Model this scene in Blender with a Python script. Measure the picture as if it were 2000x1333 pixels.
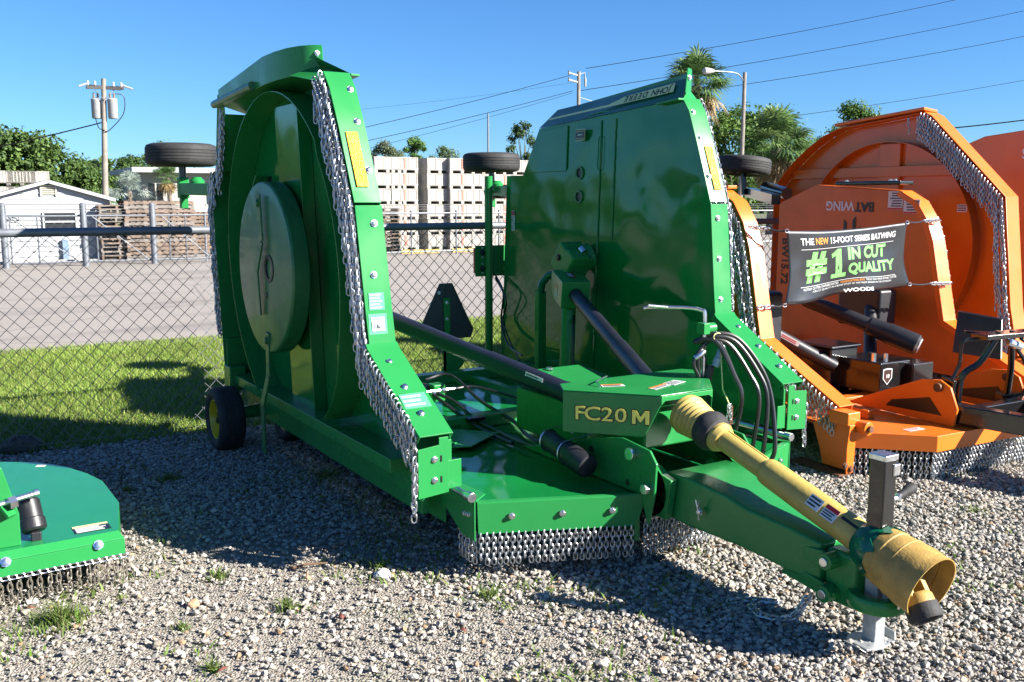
import bpy, bmesh, math, random
import numpy as np
from mathutils import Vector, Matrix, noise as mnoise
for o in list(bpy.data.objects): bpy.data.objects.remove(o)
random.seed(7); RNG = np.random.default_rng(11)
S = bpy.context.scene
COL = S.collection
# ------------------------------------------------------------------ camera
F_PX, HORIZ, CAM_H, CAM_AZ = 1850.0, 390.0, 1.8, math.radians(30)
PITCH = math.atan((666.5-HORIZ)/F_PX)
cam = bpy.data.cameras.new('camera'); cam.sensor_width = 36; cam.lens = F_PX/2000*36
cam.clip_start = .05; cam.clip_end = 3000
camo = bpy.data.objects.new('camera', cam); COL.objects.link(camo)
camo.location = (0, 0, CAM_H); camo.rotation_euler = (math.pi/2-PITCH, 0, -CAM_AZ)
S.camera = camo
S.render.resolution_x, S.render.resolution_y = 1024, 682
# ------------------------------------------------------------------ light
YAW = math.radians(2); MO = Vector((3.06, 3.84, 0))
SUN = (Matrix.Rotation(YAW, 3, 'Z') @ Vector((1.2, -1.4, 1.02))).normalized()
W = bpy.data.worlds.new('World'); S.world = W; W.use_nodes = True
nt = W.node_tree; nt.nodes.clear()
sky = nt.nodes.new('ShaderNodeTexSky'); sky.sky_type = 'NISHITA'; sky.sun_disc = False
sky.sun_elevation = math.asin(SUN.z); sky.sun_rotation = math.atan2(SUN.x, SUN.y)
sky.altitude = 0; sky.air_density = 1.0; sky.dust_density = 0.0; sky.ozone_density = 6.0
bg = nt.nodes.new('ShaderNodeBackground'); bg.inputs[1].default_value = .05
wo = nt.nodes.new('ShaderNodeOutputWorld')
tint = nt.nodes.new('ShaderNodeMix'); tint.data_type = 'RGBA'; tint.blend_type = 'MULTIPLY'; tint.inputs[0].default_value = 1; tint.inputs[7].default_value = (.46, .70, .93, 1)
nt.links.new(sky.outputs[0], tint.inputs[6]); nt.links.new(tint.outputs[2], bg.inputs[0]); nt.links.new(bg.outputs[0], wo.inputs[0])
sl = bpy.data.lights.new('sun', 'SUN'); sl.energy = 5.0; sl.angle = math.radians(.5); sl.color = (1, .955, .88)
so = bpy.data.objects.new('sun', sl); COL.objects.link(so); so.rotation_euler = (-SUN).to_track_quat('-Z', 'Y').to_euler()
so.location = (0, 0, 30)
S.view_settings.view_transform = 'Standard'; S.view_settings.look = 'None'
S.view_settings.exposure = 1.9; S.view_settings.gamma = 1; S.view_settings.use_curve_mapping = False

# ------------------------------------------------------------------ helpers
_fw = Vector((math.sin(CAM_AZ)*math.cos(PITCH), math.cos(CAM_AZ)*math.cos(PITCH), -math.sin(PITCH)))
_rt = Vector((math.cos(CAM_AZ), -math.sin(CAM_AZ), 0)); _up = _rt.cross(_fw)
def at(x, y, Y):                      # where the sight line through a photo point meets the plane at distance Y
    d = (x-1000)*_rt - (y-666.5)*_up + F_PX*_fw
    t = Y/d.y
    return Vector((d.x*t, Y, CAM_H+d.z*t))
def V(*a): return Vector(a)
def tag(o, label=None, cat=None, group=None, kind=None):
    if label: o['label'] = label
    if cat: o['category'] = cat
    if group: o['group'] = group
    if kind: o['kind'] = kind
    return o
def empty(name, loc=(0, 0, 0), rz=0, label=None, cat=None, group=None):
    o = bpy.data.objects.new(name, None); COL.objects.link(o); o.location = loc; o.rotation_euler = (0, 0, rz)
    o.empty_display_size = .2
    return tag(o, label, cat, group)
def link(name, me, parent=None, mat=None):
    o = bpy.data.objects.new(name, me); COL.objects.link(o)
    if parent is not None: o.parent = parent
    if mat is not None and not me.materials: me.materials.append(mat)
    return o
def copy_tree(o, parent=None):
    c = o.copy(); COL.objects.link(c); c.parent = parent
    for ch in list(o.children): copy_tree(ch, c)
    return c
class MB:
    def __init__(s): s.v = []; s.f = []
    def add(s, vs, fs):
        n = len(s.v); s.v += [tuple(v) for v in vs]; s.f += [tuple(i+n for i in f) for f in fs]; return s
    def box(s, c, d, R=None):
        x, y, z = d[0]/2, d[1]/2, d[2]/2
        vs = [Vector((a*x, b*y, e*z)) for e in (-1, 1) for b in (-1, 1) for a in (-1, 1)]
        if R is not None: vs = [R @ v for v in vs]
        c = Vector(c)
        return s.add([v+c for v in vs], [(0, 2, 3, 1), (4, 5, 7, 6), (0, 1, 5, 4), (2, 6, 7, 3), (0, 4, 6, 2), (1, 3, 7, 5)])
    def bx(s, a, b):   # from corner to corner
        a = Vector(a); b = Vector(b); return s.box((a+b)/2, [abs(q) for q in (b-a)])
    def beam(s, p, q, w, h, up=(0, 0, 1)):
        p = Vector(p); q = Vector(q); d = q-p; L = d.length; d.normalize()
        x = d.cross(Vector(up))
        if x.length < 1e-4: x = d.cross(Vector((1, 0, 0)))
        x.normalize(); u = x.cross(d)
        return s.box((p+q)/2, (w, L, h), Matrix((x, d, u)).transposed())
    def plate(s, pts, off):
        n = len(pts); off = Vector(off); a = [Vector(p) for p in pts]
        return s.add(a+[p+off for p in a], [tuple(range(n))[::-1], tuple(range(n, 2*n))] + [(i, (i+1) % n, n+(i+1) % n, n+i) for i in range(n)])
    def ribbon(s, A, B, t):   # sheet between two rails, t thick
        A = [Vector(p) for p in A]; B = [Vector(p) for p in B]; n = len(A)
        N = []
        for i in range(n):
            d = (A[min(i+1, n-1)]-A[max(i-1, 0)]); k = d.cross(B[i]-A[i]); k.normalize(); N.append(k*t)
        vs = A+B+[A[i]+N[i] for i in range(n)]+[B[i]+N[i] for i in range(n)]
        fs = []
        for i in range(n-1):
            fs += [(i, i+1, n+i+1, n+i), (2*n+i, 3*n+i, 3*n+i+1, 2*n+i+1), (i, 2*n+i, 2*n+i+1, i+1), (n+i, n+i+1, 3*n+i+1, 3*n+i)]
        fs += [(0, n, 3*n, 2*n), (n-1, 3*n-1, 4*n-1, 2*n-1)]
        return s.add(vs, fs)
    def tube(s, pts, r, n=8, closed=False, caps=True):
        pts = [Vector(p) for p in pts]; m = len(pts)
        rr = r if isinstance(r, (list, tuple)) else [r]*m
        up = None; vs = []
        for i in range(m):
            if closed: d = pts[(i+1) % m]-pts[i-1]
            else: d = pts[min(i+1, m-1)]-pts[max(i-1, 0)]
            d.normalize()
            if up is None: up = d.orthogonal().normalized()
            up = (up-d*up.dot(d))
            if up.length < 1e-6: up = d.orthogonal()
            up.normalize(); w = d.cross(up)
            vs += [pts[i]+rr[i]*(math.cos(2*math.pi*k/n)*up+math.sin(2*math.pi*k/n)*w) for k in range(n)]
        fs = []
        for i in range(m if closed else m-1):
            j = (i+1) % m
            fs += [(i*n+k, i*n+(k+1) % n, j*n+(k+1) % n, j*n+k) for k in range(n)]
        if caps and not closed: fs += [tuple(range(n))[::-1], tuple((m-1)*n+k for k in range(n))]
        return s.add(vs, fs)
    def cyl(s, p, q, r, r2=None, n=16): return s.tube([p, q], [r, r if r2 is None else r2], n)
    def lathe(s, prof, o=(0, 0, 0), ax=(0, 0, 1), n=24, close=True):
        ax = Vector(ax).normalized(); a = ax.orthogonal().normalized(); b = ax.cross(a); o = Vector(o)
        vs = []; m = len(prof)
        for r, h in prof: vs += [o+ax*h+r*(math.cos(2*math.pi*k/n)*a+math.sin(2*math.pi*k/n)*b) for k in range(n)]
        fs = [(i*n+k, i*n+(k+1) % n, (i+1)*n+(k+1) % n, (i+1)*n+k) for i in range(m-1) for k in range(n)]
        if close: fs += [tuple(range(n))[::-1], tuple((m-1)*n+k for k in range(n))]
        return s.add(vs, fs)
    def bolt(s, p, ax, r=.012, h=.012):
        ax = Vector(ax).normalized(); p = Vector(p)
        s.lathe([(r*1.45, 0), (r*1.45, h*.25), (r, h*.25), (r, h*.9), (r*.8, h)], p, ax, 8)
        return s
    def mesh(s, name='m', ang=35):
        me = bpy.data.meshes.new(name); me.from_pydata(s.v, [], s.f)
        bm = bmesh.new(); bm.from_mesh(me); bmesh.ops.recalc_face_normals(bm, faces=bm.faces); bm.to_mesh(me); bm.free()
        me.shade_smooth(); me.set_sharp_from_angle(angle=math.radians(ang)); return me
    def obj(s, name, mat, parent=None, bevel=0, ang=35, seg=2):
        o = link(name, s.mesh(name, ang), parent, mat)
        if bevel:
            b = o.modifiers.new('bevel', 'BEVEL'); b.width = bevel; b.segments = seg; b.limit_method = 'ANGLE'; b.angle_limit = math.radians(40)
            b.harden_normals = True
        return o
def frame(o, right, up):
    r = Vector(right).normalized(); n = r.cross(Vector(up)).normalized(); u = n.cross(r)
    M = Matrix((r, u, n)).transposed().to_4x4(); M.translation = Vector(o); return M
def text(body, size, M, mat, parent, name='lettering', depth=.0015, bold=0, align='CENTER', sx=1, shear=0, space=1, top=False):
    c = bpy.data.curves.new('t', 'FONT'); c.body = body; c.size = size; c.extrude = depth; c.offset = bold; c.shear = shear
    c.align_x = align; c.align_y = 'CENTER'; c.resolution_u = 3; c.space_character = space
    o = bpy.data.objects.new('t', c); COL.objects.link(o)
    dg = bpy.context.evaluated_depsgraph_get(); me = bpy.data.meshes.new_from_object(o.evaluated_get(dg))
    bpy.data.objects.remove(o); me.transform(M @ Matrix.Diagonal((sx, 1, 1, 1))); me.materials.clear()
    return link(name, me, parent, mat)
# ------------------------------------------------------------------ materials
def mat(name, col, rough=.5, metal=0, coat=0, var=.0, vscale=6, bump=0, bscale=80, col2=None, spec=.5, coatr=.05, wav=0, rvar=0):
    k_ = .74 if metal < .5 else .95
    col = tuple(q*k_ for q in col); col2 = tuple(q*k_ for q in col2) if col2 else None
    m = bpy.data.materials.new(name); m.use_nodes = True; n = m.node_tree; b = n.nodes['Principled BSDF']
    b.inputs['Base Color'].default_value = (*col, 1); b.inputs['Roughness'].default_value = rough; b.inputs['Metallic'].default_value = metal
    b.inputs['Coat Weight'].default_value = coat; b.inputs['Coat Roughness'].default_value = coatr; b.inputs['Specular IOR Level'].default_value = spec
    tc = n.nodes.new('ShaderNodeTexCoord')
    if var or col2:
        t = n.nodes.new('ShaderNodeTexNoise'); t.inputs['Scale'].default_value = vscale; t.inputs['Detail'].default_value = 6; t.inputs['Roughness'].default_value = .65
        n.links.new(tc.outputs['Object'], t.inputs[0])
        r = n.nodes.new('ShaderNodeValToRGB'); n.links.new(t.outputs[0], r.inputs[0])
        c2 = col2 or tuple(max(0, q*(1-var)) for q in col); c1 = col if col2 else tuple(min(1, q*(1+var)) for q in col)
        r.color_ramp.elements[0].position = .35; r.color_ramp.elements[1].position = .65
        r.color_ramp.elements[0].color = (*c2, 1); r.color_ramp.elements[1].color = (*c1, 1)
        n.links.new(r.outputs[0], b.inputs['Base Color'])
    if rvar:
        t3 = n.nodes.new('ShaderNodeTexNoise'); t3.inputs['Scale'].default_value = 3.5; t3.inputs['Detail'].default_value = 7
        n.links.new(tc.outputs['Object'], t3.inputs[0]); mr = n.nodes.new('ShaderNodeMapRange')
        mr.inputs[1].default_value = .3; mr.inputs[2].default_value = .75; mr.inputs[3].default_value = rough; mr.inputs[4].default_value = rough+rvar
        n.links.new(t3.outputs[0], mr.inputs[0]); n.links.new(mr.outputs[0], b.inputs['Roughness'])
    if bump or wav:
        t2 = n.nodes.new('ShaderNodeTexNoise'); t2.inputs['Scale'].default_value = bscale if bump else 2.2; t2.inputs['Detail'].default_value = 3 if bump else 1
        n.links.new(tc.outputs['Object'], t2.inputs[0]); bp = n.nodes.new('ShaderNodeBump'); bp.inputs['Strength'].default_value = bump or .6
        bp.inputs['Distance'].default_value = .01 if bump else wav
        n.links.new(t2.outputs[0], bp.inputs['Height']); n.links.new(bp.outputs[0], b.inputs['Normal'])
        if wav: n.links.new(bp.outputs[0], b.inputs['Coat Normal'])
    return m
GREEN = mat('green paint', (.022, .24, .058), .2, 0, 0, var=.05, vscale=2, spec=.35, rvar=.2)
GREENW = mat('green paint on sheet metal', (.007, .19, .042), .06, 0, 0, var=.04, vscale=1.5, spec=.42, wav=.035, rvar=.07)
GREEND = mat('green paint, scuffed', (.02, .16, .05), .36, 0, .2, var=.18, vscale=9, rvar=.2)
BLUEG = mat('green paint bluish', (.006, .12, .06), .15, 0, 0, var=.04, spec=.45)
YELLOW = mat('wheel yellow', (.75, .55, .02), .4, 0, .3, var=.06)
SHIELD = mat('driveline guard yellow', (.47, .35, .085), .5, 0, 0, var=.12, vscale=7, bump=.12, bscale=60)
BELLY = mat('weathered guard yellow', (.41, .255, .06), .6, 0, 0, var=.22, vscale=14, bump=.2, bscale=90)
BLACKP = mat('black plastic', (.018, .018, .022), .42, 0, 0, var=.25, vscale=9, bump=.1, bscale=160)
BLUEBK = mat('driveline cover', (.016, .017, .03), .38, 0, 0, var=.2, vscale=5)
RUBBER = mat('rubber', (.022, .021, .021), .75, 0, 0, var=.35, vscale=18, bump=.2, bscale=120)
HOSEM = mat('hose rubber', (.013, .013, .014), .35, 0, .1, var=.2, vscale=20)
ZINC = mat('zinc plated steel', (.72, .73, .75), .28, 1, 0, var=.15, vscale=30)
CHAIN = mat('galvanised chain', (.47, .485, .51), .44, 1, 0, var=.2, vscale=40)
CHAINR = mat('worn chain', (.30, .27, .22), .5, .8, 0, var=.35, vscale=50)
GALV = mat('galvanised pipe', (.20, .215, .24), .5, .4, 0, var=.15, vscale=12)
WIREM = mat('galvanised wire', (.17, .175, .18), .55, .3, 0, var=.1, vscale=10)
STEEL = mat('jack galvanised steel', (.36, .375, .38), .5, .5, 0, var=.2, vscale=18)
BLACKG = mat('black gloss paint', (.009, .009, .010), .22, 0, .4, var=.2, vscale=6)
WHITE = mat('white sticker', (.75, .76, .76), .4)
PALEST = mat('translucent sticker', (.10, .40, .22), .3)
REDST = mat('red sticker', (.55, .02, .03), .4)
ORST = mat('warning orange', (.75, .18, .02), .4)
DARKST = mat('black sticker', (.012, .012, .014), .35)
YLET = mat('yellow lettering', (1.0, .88, .13), .35, 0, .3)
BAND = mat('straw yellow stripe', (.85, .78, .34), .35, 0, .3)
AMBER = mat('amber reflector', (.9, .42, .01), .25, 0, .6, bump=.5, bscale=260)
REDREF = mat('red reflector', (.5, .02, .01), .3, 0, .5)
ORANGE = mat('orange paint', (.88, .175, .012), .3, 0, 0, var=.05, vscale=3, coatr=.08, rvar=.12)
ORANGEW = mat('orange paint on sheet metal', (.68, .145, .012), .22, 0, 0, var=.07, vscale=2.2, wav=.012, coatr=.07)
ORANGED = mat('orange paint, dusty', (.66, .155, .014), .36, 0, 0, var=.1, vscale=4)
RUST = mat('bare rusty steel', (.16, .07, .035), .7, .3, 0, var=.4, vscale=25)
# ================================================================== ground, grass, asphalt
def gmat(name, build):
    m = bpy.data.materials.new(name); m.use_nodes = True; n = m.node_tree; b = n.nodes['Principled BSDF']; b.inputs['Roughness'].default_value = .9
    g = n.nodes.new('ShaderNodeNewGeometry')
    def noise(sc, det=6, rough=.6, sx=None):
        t = n.nodes.new('ShaderNodeTexNoise'); t.inputs['Scale'].default_value = sc; t.inputs['Detail'].default_value = det; t.inputs['Roughness'].default_value = rough
        if sx:
            mp = n.nodes.new('ShaderNodeMapping'); mp.inputs['Scale'].default_value = sx; n.links.new(g.outputs['Position'], mp.inputs[0]); n.links.new(mp.outputs[0], t.inputs[0])
        else: n.links.new(g.outputs['Position'], t.inputs[0])
        return t.outputs[0]
    def vor(sc, feat='F1', out='Color'):
        t = n.nodes.new('ShaderNodeTexVoronoi'); t.inputs['Scale'].default_value = sc; t.feature = feat; n.links.new(g.outputs['Position'], t.inputs[0]); return t.outputs[out]
    def ramp(inp, *stops):
        r = n.nodes.new('ShaderNodeValToRGB'); n.links.new(inp, r.inputs[0]); e = r.color_ramp.elements
        while len(e) < len(stops): e.new(.5)
        for q, (p, c) in zip(e, stops): q.position = p; q.color = (*c, 1) if len(c) == 3 else c
        return r.outputs[0]
    def mix(f, a, bb, mode='MIX'):
        x = n.nodes.new('ShaderNodeMix'); x.data_type = 'RGBA'; x.blend_type = mode
        if hasattr(f, 'links'): n.links.new(f, x.inputs[0])
        else: x.inputs[0].default_value = f
        for k, q in ((6, a), (7, bb)):
            if hasattr(q, 'links'): n.links.new(q, x.inputs[k])
            else: x.inputs[k].default_value = (*q, 1)
        return x.outputs[2]
    def bump(h, s, d):
        bp = n.nodes.new('ShaderNodeBump'); bp.inputs['Strength'].default_value = s; bp.inputs['Distance'].default_value = d
        n.links.new(h, bp.inputs['Height']); n.links.new(bp.outputs[0], b.inputs['Normal'])
    col = mix(1.0, build(noise, vor, ramp, mix, bump), (.68, .68, .68), 'MULTIPLY'); n.links.new(col, b.inputs['Base Color'])
    return m
def b_gravel(noise, vor, ramp, mix, bump):
    st = ramp(vor(95), (.1, (.24, .215, .17)), (.45, (.34, .30, .255)), (.8, (.45, .405, .35)), (1, (.29, .22, .155)))
    fine = ramp(noise(140, 4, .8), (.3, (.24, .21, .165)), (.7, (.41, .365, .305)))
    c = mix(.5, st, fine)
    dirt = ramp(noise(1.1, 5, .6), (.45, (0, 0, 0)), (.62, (.8, .8, .8)))
    c = mix(dirt, c, mix(.4, fine, (.36, .32, .26)))
    moss = ramp(noise(1.7, 8, .7), (.54, (0, 0, 0)), (.66, (.55, .55, .55)))
    c = mix(moss, c, (.14, .17, .06))
    bump(vor(95, 'F1', 'Distance'), .8, .012)
    return c
def b_lawn(noise, vor, ramp, mix, bump):
    c = ramp(noise(40, 6, .8), (.3, (.12, .18, .035)), (.7, (.24, .31, .06)))
    c = mix(ramp(noise(1.3, 4), (.45, (0, 0, 0)), (.65, (.6, .6, .6))), c, (.17, .20, .045))
    bump(noise(160, 3), .8, .03); return c
def b_asphalt(noise, vor, ramp, mix, bump):
    c = ramp(noise(90, 4, .8), (.3, (.29, .255, .225)), (.7, (.41, .365, .325)))
    c = mix(ramp(noise(1.0, 5, .6, (.12, .9, 1)), (.55, (0, 0, 0)), (.72, (.75, .75, .75))), c, (.17, .152, .138))
    c = mix(ramp(noise(.5, 8, .7), (.5, (0, 0, 0)), (.7, (.4, .4, .4))), c, (.30, .26, .22))
    c = mix(ramp(vor(.22, 'DISTANCE_TO_EDGE', 'Distance'), (.0, (.75, .75, .75)), (.006, (0, 0, 0))), c, (.12, .11, .10))
    c = mix(ramp(noise(.35, 4, .6, (.25, 1.6, 1)), (.56, (0, 0, 0)), (.66, (.55, .55, .55))), c, (.20, .18, .165))
    bump(noise(120, 3), .3, .01); return c
def b_verge(noise, vor, ramp, mix, bump):
    c = ramp(noise(30, 6, .8), (.3, (.16, .14, .09)), (.7, (.36, .31, .23)))
    return mix(ramp(noise(5, 5), (.45, (0, 0, 0)), (.6, (.8, .8, .8))), c, (.12, .15, .04))
def b_land(noise, vor, ramp, mix, bump): return ramp(noise(.3, 6), (.3, (.10, .13, .05)), (.7, (.22, .21, .13)))
def sheet(name, x0, x1, y0, y1, z, m, kind='structure', wob=0, n=1):
    b = MB(); k = max(1, n)
    top = [(x0+(x1-x0)*i/k, y1, z) for i in range(k+1)]; bot = [(x0+(x1-x0)*i/k, y0+(wob*(mnoise.noise(V(i*.55, y0, 3)) if 0 < i < k else 0)), z) for i in range(k+1)]
    b.add(bot+top, [(i, i+1, k+2+i, k+1+i) for i in range(k)])
    o = link(name, b.mesh(name), None, m); o['kind'] = kind; return o
sheet('ground', -900, 900, -900, 1500, -.016, gmat('far land', b_land))
sheet('gravel_lot', -60, 60, -60, 7.6, -.004, gmat('gravel', b_gravel))
sheet('lawn', -60, 60, 7.40, 12.9, 0.0, gmat('lawn', b_lawn), wob=.16, n=240)
sheet('verge', -60, 60, 12.35, 12.95, .004, gmat('verge', b_verge), wob=.2, n=240)
sheet('road', -60, 90, 12.75, 38, .008, gmat('asphalt', b_asphalt), wob=.12, n=200)
# ------------------------------------------------------------------ loose stones, one heap of stuff
def scatter(name, P, size, base_v, base_f, cols, squash, label, cat, m, sink=.35):
    n = len(P); bv = np.array(base_v, float); bf = np.array(base_f, int); k = len(bv)
    ang = RNG.uniform(0, 2*np.pi, (n, 3)); cx, sx = np.cos(ang), np.sin(ang)
    jit = RNG.uniform(.72, 1.28, (n, k, 1)); vv = bv[None]*jit
    sc = np.stack([size*RNG.uniform(.8, 1.35, n), size*RNG.uniform(.7, 1.1, n), size*RNG.uniform(squash*.75, squash*1.25, n)], 1)
    vv = vv*sc[:, None, :]
    a = RNG.uniform(-.5, .5, n)
    y, z = vv[..., 1].copy(), vv[..., 2].copy(); vv[..., 1] = y*np.cos(a)[:, None]-z*np.sin(a)[:, None]; vv[..., 2] = y*np.sin(a)[:, None]+z*np.cos(a)[:, None]
    x, y = vv[..., 0].copy(), vv[..., 1].copy(); vv[..., 0] = x*cx[:, :1]-y*sx[:, :1]; vv[..., 1] = x*sx[:, :1]+y*cx[:, :1]
    vv += P[:, None, :]; vv[..., 2] += (size*squash*sink)[:, None]
    me = bpy.data.meshes.new(name); nf = len(bf)
    me.vertices.add(n*k); me.vertices.foreach_set('co', vv.reshape(-1))
    idx = (bf[None]+np.arange(n)[:, None, None]*k).reshape(-1)
    me.loops.add(len(idx)); me.loops.foreach_set('vertex_index', idx.astype(np.int32))
    me.polygons.add(n*nf); me.polygons.foreach_set('loop_start', np.arange(n*nf, dtype=np.int32)*3)
    me.update(); me.validate(); me.shade_flat()
    at_ = me.color_attributes.new('tone', 'FLOAT_COLOR', 'POINT')
    cc = np.concatenate([np.repeat(cols, k, 0), np.ones((n*k, 1))], 1); at_.data.foreach_set('color', cc.astype(np.float32).reshape(-1))
    o = link(name, me, None, m); tag(o, label, cat, kind='stuff'); return o
def tonemat(name, rough=.85, trans=0):
    m = bpy.data.materials.new(name); m.use_nodes = True; n = m.node_tree; b = n.nodes['Principled BSDF']; b.inputs['Roughness'].default_value = rough
    b.inputs['Specular IOR Level'].default_value = .25
    a = n.nodes.new('ShaderNodeVertexColor'); a.layer_name = 'tone'
    n.links.new(a.outputs[0], b.inputs['Base Color'])
    if trans:
        t = n.nodes.new('ShaderNodeBsdfTranslucent'); n.links.new(a.outputs[0], t.inputs[0]); mx = n.nodes.new('ShaderNodeMixShader'); mx.inputs[0].default_value = trans
        n.links.new(b.outputs[0], mx.inputs[1]); n.links.new(t.outputs[0], mx.inputs[2]); n.links.new(mx.outputs[0], n.nodes['Material Output'].inputs[0])
    else:
        t = n.nodes.new('ShaderNodeTexNoise'); t.inputs['Scale'].default_value = 120; g = n.nodes.new('ShaderNodeNewGeometry'); n.links.new(g.outputs['Position'], t.inputs[0])
        x = n.nodes.new('ShaderNodeMix'); x.data_type = 'RGBA'; x.blend_type = 'MULTIPLY'; x.inputs[0].default_value = .55
        n.links.new(a.outputs[0], x.inputs[6]); n.links.new(t.outputs[0], x.inputs[7]); n.links.new(x.outputs[2], b.inputs['Base Color'])
        b2 = x.outputs[2]; bp = n.nodes.new('ShaderNodeBump'); bp.inputs['Strength'].default_value = .4; bp.inputs['Distance'].default_value = .004
        n.links.new(t.outputs[0], bp.inputs['Height']); n.links.new(bp.outputs[0], b.inputs['Normal'])
    return m
STONE = tonemat('limestone gravel')
f_ = (1+5**.5)/2; ico_v = [(-1, f_, 0), (1, f_, 0), (-1, -f_, 0), (1, -f_, 0), (0, -1, f_), (0, 1, f_), (0, -1, -f_), (0, 1, -f_), (f_, 0, -1), (f_, 0, 1), (-f_, 0, -1), (-f_, 0, 1)]
ico_v = np.array(ico_v)/1.902
ico_f = [(0, 11, 5), (0, 5, 1), (0, 1, 7), (0, 7, 10), (0, 10, 11), (1, 5, 9), (5, 11, 4), (11, 10, 2), (10, 7, 6), (7, 1, 8), (3, 9, 4), (3, 4, 2), (3, 2, 6), (3, 6, 8), (3, 8, 9), (4, 9, 5), (2, 4, 11), (6, 2, 10), (8, 6, 7), (9, 8, 1)]
oct_v = [(1, 0, 0), (-1, 0, 0), (0, 1, 0), (0, -1, 0), (0, 0, 1), (0, 0, -1)]
oct_f = [(0, 2, 4), (2, 1, 4), (1, 3, 4), (3, 0, 4), (2, 0, 5), (1, 2, 5), (3, 1, 5), (0, 3, 5)]
def in_view(P, mx=.12, near=3.0):
    r, f = np.array(_rt[:]), np.array(_fw[:]); d = P-np.array([0, 0, CAM_H]); dep = d @ f; lat = d @ r
    up_ = d @ np.array(_up[:])
    return (dep > near) & (np.abs(lat)/dep < 1000/F_PX+mx) & (up_/dep > -666/F_PX-.06)
def packed(x, y):                     # where the lot is trodden down to dirt (left foreground)
    return 1/(1+np.exp(-( (2.0-x)*3.2 - np.maximum(0, y-4.55)*5 + 1.1 + 1.1*np.sin(x*3.1+1)*np.sin(y*2.7) )))
def stones(n, smin, smax, base, keep=1.0):
    P = np.stack([RNG.uniform(-.6, 9.5, n), RNG.uniform(1.9, 7.52, n), np.zeros(n)], 1)
    k = in_view(P); P = P[k]; pk = packed(P[:, 0], P[:, 1])
    k = RNG.uniform(0, 1, len(P)) < 1-pk*keep; P = P[k]; pk = pk[k]
    edge = P[:, 1] > 7.2; P = P[~(edge & (RNG.uniform(0, 1, len(P)) < (P[:, 1]-7.2)*2.6))]
    n = len(P); size = smin+(smax-smin)*RNG.beta(1.6, 3.2, n)
    P[:, 2] = RNG.uniform(-.003, .010, n)
    w = RNG.uniform(0, 1, (n, 1)); g = RNG.normal(1, .17, (n, 1)).clip(.55, 1.35)
    c = np.where(w < .62, np.array([[.50, .465, .415]]), np.where(w < .86, np.array([[.52, .45, .36]]), np.where(w < .96, np.array([[.29, .275, .26]]), np.array([[.42, .28, .17]]))))
    return P, size/2, (c*g*.80).clip(0, .85)
P, s_, c_ = stones(150000, .013, .041, ico_v, .84)
scatter('gravel', P, s_, ico_v, ico_f, c_, .72, 'loose pale limestone gravel covering the lot', 'gravel', STONE)
P, s_, c_ = stones(120000, .006, .015, oct_v, .1)
scatter('grit', P, s_*1.15, oct_v, oct_f, c_*.98, .8, 'fine grit between the larger stones', 'grit', STONE, .1)
# ------------------------------------------------------------------ mown grass behind the near fence
def blades(name, P, hgt, wid, cols, label, cat, m, lean=.5, seg=2, root=False):
    n = len(P); th = RNG.uniform(0, 2*np.pi, n); ln = RNG.uniform(.1, lean, n)*hgt; dx, dy = np.cos(th), np.sin(th)
    lx, ly = np.cos(th+RNG.normal(1.57, .5, n)), np.sin(th+RNG.normal(1.57, .5, n))
    vv = np.zeros((n, 5, 3))
    for j, (a, h, wd) in enumerate(((-1, 0, 1), (1, 0, 1), (-1, .55, .8), (1, .55, .8), (0, 1, 0))):
        vv[:, j, 0] = P[:, 0]+a*wid*wd*dx/2+lx*ln*h*h; vv[:, j, 1] = P[:, 1]+a*wid*wd*dy/2+ly*ln*h*h; vv[:, j, 2] = P[:, 2]+hgt*h
    tri = np.array([(0, 1, 3), (0, 3, 2), (2, 3, 4)])
    me = bpy.data.meshes.new(name); me.vertices.add(n*5); me.vertices.foreach_set('co', vv.reshape(-1))
    idx = (tri[None]+np.arange(n)[:, None, None]*5).reshape(-1); me.loops.add(len(idx)); me.loops.foreach_set('vertex_index', idx.astype(np.int32))
    me.polygons.add(n*3); me.polygons.foreach_set('loop_start', np.arange(n*3, dtype=np.int32)*3); me.update(); me.validate()
    if root:                               # blades grow from one root crown just below the surface
        bm = bmesh.new(); bm.from_mesh(me); c = bm.verts.new((0, 0, -.03)); bm.verts.ensure_lookup_table()
        for i in range(n): bm.faces.new((bm.verts[i*5], bm.verts[i*5+1], c))
        bm.to_mesh(me); bm.free(); cols = np.concatenate([np.repeat(cols, 5, 0), cols[:1]], 0); n5 = n*5+1
    else: cols = np.repeat(cols, 5, 0); n5 = n*5
    a = me.color_attributes.new('tone', 'FLOAT_COLOR', 'POINT'); cc = np.concatenate([cols, np.ones((n5, 1))], 1)
    a.data.foreach_set('color', cc.astype(np.float32).reshape(-1))
    o = link(name, me, None, m)
    if label: tag(o, label, cat, kind='stuff')
    return o
LEAFT = tonemat('grass blade', .6, .35)
def gcols(n, base, var=.2):
    b = np.array(base)[RNG.integers(0, len(base), n)]; return (b*RNG.normal(1, var, (n, 1))).clip(.005, .6)
n = 230000
P = np.stack([RNG.uniform(-.8, 10.5, n), RNG.uniform(7.42, 12.75, n), np.zeros(n)], 1); P = P[in_view(P, .1)]
P = P[RNG.uniform(0, 1, len(P)) < np.where(P[:, 1] > 12.4, .4, 1)]
pat = np.sin(P[:, 0]*2.3+np.sin(P[:, 1]*1.9)*1.5)*np.sin(P[:, 1]*2.1+P[:, 0])
n = len(P); cols = gcols(n, [(.20, .32, .05), (.28, .37, .07), (.17, .28, .045), (.34, .38, .11)], .18)*(.80+.14*pat[:, None])
blades('grass', P, RNG.uniform(.025, .065, n), RNG.uniform(.004, .008, n), cols, 'sunlit mown grass strip behind the chain-link fence', 'grass', LEAFT, 1.1)
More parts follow.
